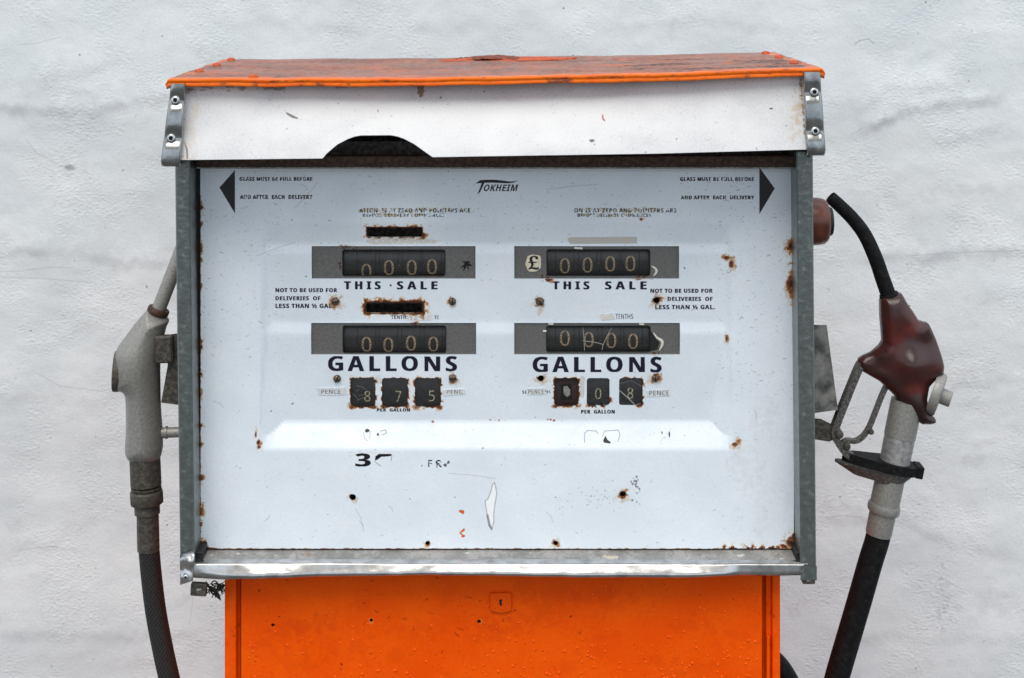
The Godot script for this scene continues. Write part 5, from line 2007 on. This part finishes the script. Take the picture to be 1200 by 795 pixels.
func m_orange_lock() -> StandardMaterial3D:
	return tri_mat([[0.0, Color(0.62, 0.2, 0.02)], [0.25, Color(0.91, 0.31, 0.0)], [1.0, Color(0.96, 0.36, 0.0)]], 0.05, 8.0, 0.45, 0.0, 0.01, 83, 0.25)


func build_side_fittings() -> void:
	# left holder: dark cranked plate behind the post, with a stub that props the nozzle
	var z := -0.10
	var h := MB.new()
	h.prism([P(199, 392, z - 0.03), P(232, 388, z - 0.03), P(232, 478, z - 0.03), P(188.5, 472, z - 0.03), P(196, 430, z - 0.03)], [P(199, 392, z + 0.012), P(232, 388, z + 0.012), P(232, 478, z + 0.012), P(188.5, 472, z + 0.012), P(196, 430, z + 0.012)])
	var holder := part("nozzle_holder", [[h, M.cast_dark]], pump, "dark bent nozzle holder")
	var hk := MB.new()
	hk.box(P(192.5, 409, z + 0.017), Vector3(0.0108, 0.0166, 0.006), 0.002, Basis(Vector3(0, 0, 1), 0.04))
	part("clip", [[hk, M.cast_dark]], holder)
	var pin := MB.new()
	pin.tube([P(228, 506, z), P(200, 507, z), P(189.5, 507.5, z)], [0.0064, 0.0064, 0.0068], 14)
	pin.tube([P(196, 507, z), P(193.5, 507.1, z)], [0.0078, 0.0078], 14)
	part("rest_pin", [[pin, M.cast]], holder)
	# socket that takes the left spout
	var sk := MB.new()
	sk.box(P(246, 285, -0.112), Vector3(0.026, 0.045, 0.02), 0.004)
	part("spout_socket", [[sk, M.cast_dark]], pump)
	# right holder: worn grey plate and hook
	var r := MB.new()
	r.prism([P(936, 380.6, z - 0.05), P(969, 381, z - 0.05), P(982.3, 480.6, z - 0.05), P(936, 487, z - 0.05)], [P(936, 380.6, z + 0.01), P(969, 381, z + 0.01), P(982.3, 480.6, z + 0.01), P(936, 487, z + 0.01)])
	var rm := tri_mat([[0.0, Color(0.20, 0.20, 0.20)], [0.38, Color(0.36, 0.36, 0.355)], [0.6, Color(0.48, 0.48, 0.47)], [1.0, Color(0.58, 0.57, 0.55)]], 0.012, 5.0, 0.6, 0.1, 0.03, 87)
	var rh := part("nozzle_holder", [[r, rm]], pump, "worn grey wedge-shaped nozzle holder")
	var hook := MB.new()
	hook.prism([P(936, 489, z - 0.02), P(962, 491, z - 0.02), P(980, 500, z - 0.02), P(982, 513, z - 0.02), P(972, 518, z - 0.02), P(936, 512, z - 0.02)], [P(936, 489, z + 0.004), P(962, 491, z + 0.004), P(980, 500, z + 0.004), P(982, 513, z + 0.004), P(972, 518, z + 0.004), P(936, 512, z + 0.004)])
	part("hook", [[hook, M.cast_dark]], rh)
	# brown round boss on the right side
	var b := MB.new()
	var o := P(930, 259.5, -0.05)
	b.lathe(o, Vector3(1, 0, 0), [[0.0285, -0.008], [0.0285, 0.020], [0.0282, 0.030], [0.0270, 0.036], [0.0235, 0.0405], [0.017, 0.0425], [0.0, 0.043]], 40)
	var bk := MB.new()
	bk.lathe(o, Vector3(1, 0, 0), [[0.0168, 0.0415], [0.0172, 0.0440], [0.016, 0.0462], [0.010, 0.047], [0.0, 0.047]], 24)
	part("side_boss", [[b, M.bakelite], [bk, M.black]], pump, "round brown boss on the side of the pump head")


# ---------------------------------------------------------------- grey nozzle
func build_nozzle_grey() -> void:
	var z := -0.10
	var root := P(168, 500, z)
	var t := thing("fuel_nozzle", "bare grey cast metal nozzle hanging by its rusty-ringed straight spout, braided hose", "fuel nozzle", root, "nozzles hung on the pump sides")
	var out := []
	for p in [[173.5, 362], [196.5, 373.5], [194.5, 384], [192, 394], [189.5, 408], [186.8, 428], [187.6, 470], [187.8, 537], [150, 538], [148, 500], [147.4, 468], [145, 460], [139.5, 457.5], [135.5, 452], [134, 436], [135, 418], [138, 407], [146, 395.5], [156, 382], [165, 371]]:
		out.append(P(p[0], p[1], z))
	out = catmull(out + [out[0]], 4)
	out.pop_back()
	part("nozzle_body", [[body(out, z, 0.026, 0.0, 0.0022, [[P(163, 425, z).x, P(163, 425, z).y, 0.03, 0.005]]), M.cast]], t)
	var d := (P(206, 300, z) - P(180.5, 372, z)).normalized()
	var sp := MB.new()
	sp.tube([P(183, 370, z), P(186, 362, z), P(203, 318, z - 0.003), P(216, 284, z - 0.008), P(221, 271, z - 0.01)], same(0.0088, 5), 22)
	part("spout", [[sp, M.cast]], t)
	var ring := MB.new()
	ring.lathe(P(185.2, 364.5, z), d, [[0.008, -0.0035], [0.0128, -0.0035], [0.0136, -0.002], [0.0136, 0.002], [0.0128, 0.0035], [0.008, 0.0035]], 28)
	part("spout_ring", [[ring, M.brown]], t, "rust brown ring at the base of the spout")
	var cap := MB.new()
	cap.lathe(P(138.5, 435.5, z), Vector3(-1, 0.05, 0.12), [[0.0225, -0.006], [0.0245, -0.001], [0.0248, 0.0040], [0.0238, 0.0056], [0.020, 0.0050], [0.019, 0.003], [0.0, 0.0022]], 32)
	part("valve_cap", [[cap, M.cast_dark]], t)
	var c1 := MB.new()
	c1.lathe(P(169.5, 536, z), P(171, 572, z) - P(169.5, 536, z), [[0.0, 0.0], [0.0188, 0.0], [0.0188, 0.034]], 32)
	part("collar", [[c1, M.cast_dark]], t)
	var nut := MB.new()
	var ax := (P(172.5, 604, z) - P(171, 570, z)).normalized()
	nut.lathe(P(171, 570, z), ax, [[0.016, 0.0], [0.0190, 0.0008], [0.0190, 0.0035], [0.0178, 0.0048], [0.0200, 0.0062], [0.0205, 0.008], [0.0205, 0.019], [0.0195, 0.0215], [0.0158, 0.0222]], 12)
	nut.lathe(P(172, 592, z), ax, [[0.0150, 0.0], [0.0155, 0.001], [0.0155, 0.0105], [0.0140, 0.0115], [0.0125, 0.0115]], 28)
	part("swivel_nut", [[nut, M.cast_dark]], t)
	var fer := MB.new()
	fer.tube([P(172.8, 602, z), P(173.2, 622, z), P(173.8, 645, z)], [0.0134, 0.0136, 0.0136], 24)
	part("ferrule", [[fer, M.cast_dark]], t)
	var path := catmull([P(173.6, 640, z), P(174.8, 650, z), P(177, 674, z), P(182, 715, z), P(189.5, 756, z), P(198.5, 797, z), P(212, 850, z), P(230, 930, z - 0.01), P(238, 1010, z - 0.03), P(238, 1060, z - 0.06), P(246, 1040, z - 0.09), P(262, 990, z - 0.10), P(291, 960, z - 0.10)], 10)
	var hm := MB.new()
	hm.tube(path, same(0.0128, path.size()), 24)
	var braid := StandardMaterial3D.new()
	var bi := Image.create(256, 256, false, Image.FORMAT_RGB8)
	var bh := Image.create(256, 256, false, Image.FORMAT_RGB8)
	for y in 256:
		for x in 256:
			var a := sin((x + y) * TAU * 8.0 / 256.0)
			var b := sin((x - y) * TAU * 8.0 / 256.0)
			var h := maxf(a * (0.6 + 0.4 * signf(b)), b * (0.6 - 0.4 * signf(a)))
			var n := noise.get_noise_2d(x * 2.0, y * 2.0) * 0.04
			var v := 0.15 + 0.06 * h + n
			bi.set_pixel(x, y, Color(v, v, v * 1.02))
			bh.set_pixel(x, y, Color(h * 0.5 + 0.5, 0, 0))
	braid.albedo_texture = ImageTexture.create_from_image(bi)
	braid.heightmap_enabled = true
	braid.heightmap_texture = ImageTexture.create_from_image(bh)
	braid.heightmap_scale = 0.06
	braid.uv1_scale = Vector3(2, 24, 1)
	braid.roughness = 0.6
	braid.metallic_specular = 0.35
	part("hose", [[hm, braid]], t, "black braided hose")


# ---------------------------------------------------------------- red nozzle
func build_nozzle_red() -> void:
	var z := -0.10
	var root := P(1055, 500, z)
	var t := thing("fuel_nozzle", "dark red rubber-covered nozzle with a bent black spout, trigger and smooth hose", "fuel nozzle", root, "nozzles hung on the pump sides")
	var out := []
	for p in [[1031, 352], [1034, 346], [1056, 343], [1059, 348], [1063.5, 356], [1070, 365], [1076.5, 375.5], [1088, 378.5], [1092, 386], [1097.5, 398], [1103, 416], [1106, 428], [1105, 438], [1096, 444], [1088, 452], [1085, 466], [1087, 480], [1096, 490], [1096.5, 494.5], [1089, 496.5], [1078.5, 496], [1072, 489], [1064, 479], [1053, 468.5], [1042, 457.5], [1030, 446], [1018, 439.5], [1011, 435.5], [1006, 429], [1005, 421], [1011, 416.5], [1021, 412], [1030, 405], [1033.5, 400], [1032.8, 388], [1031.5, 372]]:
		out.append(P(p[0], p[1], z))
	var sw := []
	for q in [[1066, 424, 0.019, 0.013], [1075, 470, 0.018, 0.005], [1046, 372, 0.016, 0.002], [1090, 400, 0.016, -0.006], [1022, 426, 0.016, -0.007]]:
		var c := P(q[0], q[1], z)
		sw.append([c.x, c.y, q[2], q[3]])
	part("nozzle_cover", [[body(out, z, 0.0150, 0.003, 0.0020, sw), M.red]], t, "dark red worn rubber cover")
	var nick := MB.new()
	nick.lathe(P(1061.5, 376, z + 0.0165), Vector3(0.2, 0.2, 1), [[0.0016, -0.003], [0.0015, 0.0004], [0.0, 0.0007]], 9)
	part("paint_nick", [[nick, M.putty]], t)
	var sp := MB.new()
	var path := catmull([P(973.5, 231.5, z - 0.005), P(984, 241, z - 0.005), P(1000, 257, z - 0.004), P(1014, 276, z - 0.003), P(1026, 302, z), P(1034, 325, z), P(1041, 345, z), P(1045, 358, z)], 7)
	var rad := []
	for i in path.size():
		rad.append(lerpf(0.0080, 0.0098, float(i) / path.size()))
	sp.tube(path, rad, 24, false)
	var bore := MB.new()
	var ax: Vector3 = (path[0] - path[1]).normalized()
	sp.lathe(path[0], ax, [[0.0080, 0.0], [0.0076, 0.0008], [0.0062, 0.0008], [0.0058, -0.001]], 24)
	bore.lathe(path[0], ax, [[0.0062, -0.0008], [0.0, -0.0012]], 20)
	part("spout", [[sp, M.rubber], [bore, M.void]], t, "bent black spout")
	var band := MB.new()
	band.lathe(P(1042.5, 348, z), P(1045.5, 358, z) - P(1041, 342, z), [[0.009, -0.0045], [0.0116, -0.004], [0.0120, -0.001], [0.0114, 0.002], [0.012, 0.005], [0.009, 0.0055]], 26)
	part("spout_band", [[band, M.rubber]], t)
	# barrel
	var a := P(1063, 470, z)
	var b := P(1047.5, 548, z)
	var bd := (b - a).normalized()
	var bl := (b - a).length()
	var s1 := MB.new()
	s1.tube([a, a + bd * 0.012, a + bd * (bl * 0.53)], [0.0192, 0.0194, 0.0194], 32)
	part("upper_sleeve", [[s1, M.cast]], t)
	var s2 := MB.new()
	s2.tube([a + bd * (bl * 0.52), a + bd * (bl * 0.54), b + bd * 0.004], [0.0186, 0.0188, 0.0184], 32)
	part("barrel", [[s2, M.alloy]], t)
	# splash plate: black ring over a grey casting, tilted with the barrel
	var ay := -bd
	var axx := (Vector3(1, 0, 0) - ay * ay.x).normalized()
	var az := axx.cross(ay)
	var mid := P(1049, 546, z)
	var ring := func(pts: Array, y: float) -> Array:
		var res := []
		for p in pts:
			res.append(mid + axx * p[0] * 0.001 + az * p[1] * 0.001 + ay * y)
		return res
	var shape := []
	for k in 28:
		var th := TAU * k / 28.0
		var rx := 30.0 if cos(th) > 0 else 66.0
		shape.append([cos(th) * rx, sin(th) * (24.0 - (8.0 if cos(th) < -0.3 else 0.0) * -cos(th))])
	var bp := MB.new()
	bp.prism(ring.call(shape, -0.0055), ring.call(shape, 0.0055))
	bp.box(mid + axx * 0.0285, Vector3(0.005, 0.0075, 0.012), 0.0012, Basis(axx, ay, az))
	part("splash_ring", [[bp, M.rubber]], t, "black rubber splash ring")
	var shape2 := []
	for k in 28:
		var th := TAU * k / 28.0
		var rx := 22.0 if cos(th) > 0 else 74.0
		shape2.append([cos(th) * rx, sin(th) * (20.0 - (11.0 if cos(th) < -0.3 else 0.0) * -cos(th))])
	var gp := MB.new()
	var small := []
	for p in shape2:
		small.append([p[0] * 0.62 - 2.0, p[1] * 0.86])
	gp.prism(ring.call(shape2, -0.009), ring.call(shape2, -0.0056))
	gp.prism(ring.call(small, -0.020), ring.call(shape2, -0.0092))
	part("guard_base", [[gp, M.cast_mid]], t)
	# trigger guard and trigger
	var bar := func(pts: Array, w: float, th: float, m: Material, called: String) -> void:
		var q := []
		for p in pts:
			q.append(P(p[0], p[1], z + (p[2] if p.size() > 2 else 0.0)))
		q = catmull(q, 5)
		var mb := MB.new()
		var rows := []
		for k in 5:
			rows.append(PackedVector3Array())
		for i in q.size():
			var dir: Vector3 = (q[mini(i + 1, q.size() - 1)] - q[maxi(i - 1, 0)]).normalized()
			var n := dir.cross(Vector3(0, 0, 1)).normalized()
			var c: Vector3 = q[i]
			var k := 0
			for e in [[-w, -th], [w, -th], [w, th], [-w, th], [-w, -th]]:
				rows[k].append(c + n * e[0] + Vector3(0, 0, e[1]))
				k += 1
		for k in 4:
			for i in q.size() - 1:
				var mid2: Vector3 = (q[i] + q[i + 1]) * 0.5
				mb.fquad(rows[k][i], rows[k][i + 1], rows[k + 1][i + 1], rows[k + 1][i], (rows[k][i] + rows[k + 1][i + 1]) * 0.5 - mid2)
		for i in [0, q.size() - 1]:
			mb.fquad(rows[0][i], rows[1][i], rows[2][i], rows[3][i], (q[i] - q[1]) if i == 0 else (q[i] - q[i - 1]))
		part(called, [[mb, m]], t)
	bar.call([[1016, 424], [1009, 427], [1003, 439], [992, 466], [981, 494], [977.5, 507], [983, 520], [992, 531], [1004, 537]], 0.0042, 0.0075, M.cast_mid, "trigger_guard")
	bar.call([[1039, 452], [1033, 465], [1024, 488], [1018, 502], [1011, 512], [1002, 517], [992, 516.5], [986, 521]], 0.0024, 0.005, M.cast_mid, "trigger")
	for p in [[980.5, 505, 0.0055], [989.5, 519, 0.0048], [1018, 502, 0.0034]]:
		var piv := MB.new()
		piv.lathe(P(p[0], p[1], z - 0.009), Vector3(0, 0, 1), [[0.0, 0.0], [p[2], 0.0], [p[2], 0.017], [p[2] * 0.7, 0.019], [0.0, 0.0195]], 16)
		part("pivot_pin", [[piv, M.cast_dark]], t)
	# cap on the right
	var cd := (P(1112, 466.5, z) - P(1096, 461, z)).normalized() + Vector3(0, 0, 0.34)
	var cm := MB.new()
	cm.lathe(P(1098, 462, z + 0.004), cd, [[0.0, -0.006], [0.0255, -0.006], [0.0265, -0.003], [0.0265, 0.003], [0.0250, 0.0052], [0.017, 0.0058], [0.0098, 0.0060], [0.0096, 0.017], [0.0088, 0.0182], [0.0, 0.0182]], 32)
	part("valve_cap", [[cm, M.cast]], t)
	# coupling below
	var e0 := P(1043.5, 560, z)
	var e1 := P(1029.5, 627, z)
	var ed := (e1 - e0).normalized()
	var el := (e1 - e0).length()
	var cp := MB.new()
	cp.lathe(e0, ed, [[0.0, -0.004], [0.0180, -0.004], [0.0180, el * 0.46], [0.0194, el * 0.465], [0.0200, el * 0.50], [0.0200, el * 0.56], [0.0190, el * 0.60], [0.0164, el * 0.605], [0.0160, el * 0.97], [0.0155, el], [0.0, el]], 32)
	part("coupling", [[cp, M.cast]], t)
	var hp := catmull([e1 - ed * 0.008, e1 + ed * 0.008, P(1020, 660, z), P(1007.5, 704, z), P(994, 750, z), P(980.5, 797, z), P(968, 850, z - 0.005), P(958, 930, z - 0.015), P(958, 1000, z - 0.04), P(958, 1035, z - 0.075), P(958, 1000, z - 0.11), P(954, 930, z - 0.125), P(944, 850, z - 0.125), P(925, 803, z - 0.125), P(906, 776, z - 0.12), P(878, 760, z - 0.12)], 9)
	var hm := MB.new()
	hm.tube(hp, same(0.0150, hp.size()), 26)
	part("hose", [[hm, M.rubber]], t, "thick smooth black hose")


func build_debris() -> void:
	var root := P(252, 694, 0.02)
	var t := thing("dried_leaf_clump", "small clump of dry dark twigs and cobweb caught under the pump corner", "leaf litter", root)
	var mb := MB.new()
	for i in 26:
		var p := P(rng.randf_range(244, 262), rng.randf_range(684, 692), rng.randf_range(0.005, 0.03))
		var pts := [p]
		for k in 3:
			p += Vector3(rng.randf_range(-0.005, 0.006), rng.randf_range(-0.005, 0.0035), rng.randf_range(-0.003, 0.003))
			pts.append(p)
		mb.tube(catmull(pts, 3), same(rng.randf_range(0.0003, 0.0008), 10), 5)
	part("twigs", [[mb, M.twig]], t)
	var lf := MB.new()
	for q in [[254, 697, -0.9], [249, 691, -0.5], [258, 689, 0.6]]:
		var rows := []
		for j in 7:
			var u := j / 6.0
			var w := 0.0028 * sin(PI * clampf(u, 0.04, 0.98))
			var c := P(q[0], q[1], 0.022) + Vector3(cos(q[2]), sin(q[2]), 0.2) * (u - 0.5) * 0.016
			var n := Vector3(-sin(q[2]), cos(q[2]), 0.0)
			rows.append(PackedVector3Array([c - n * w, c + Vector3(0, 0, 0.0012), c + n * w]))
		lf.sheet(rows, [], 0.0004, Vector3(0, 0, 1))
	part("dead_leaves", [[lf, M.twig]], t)
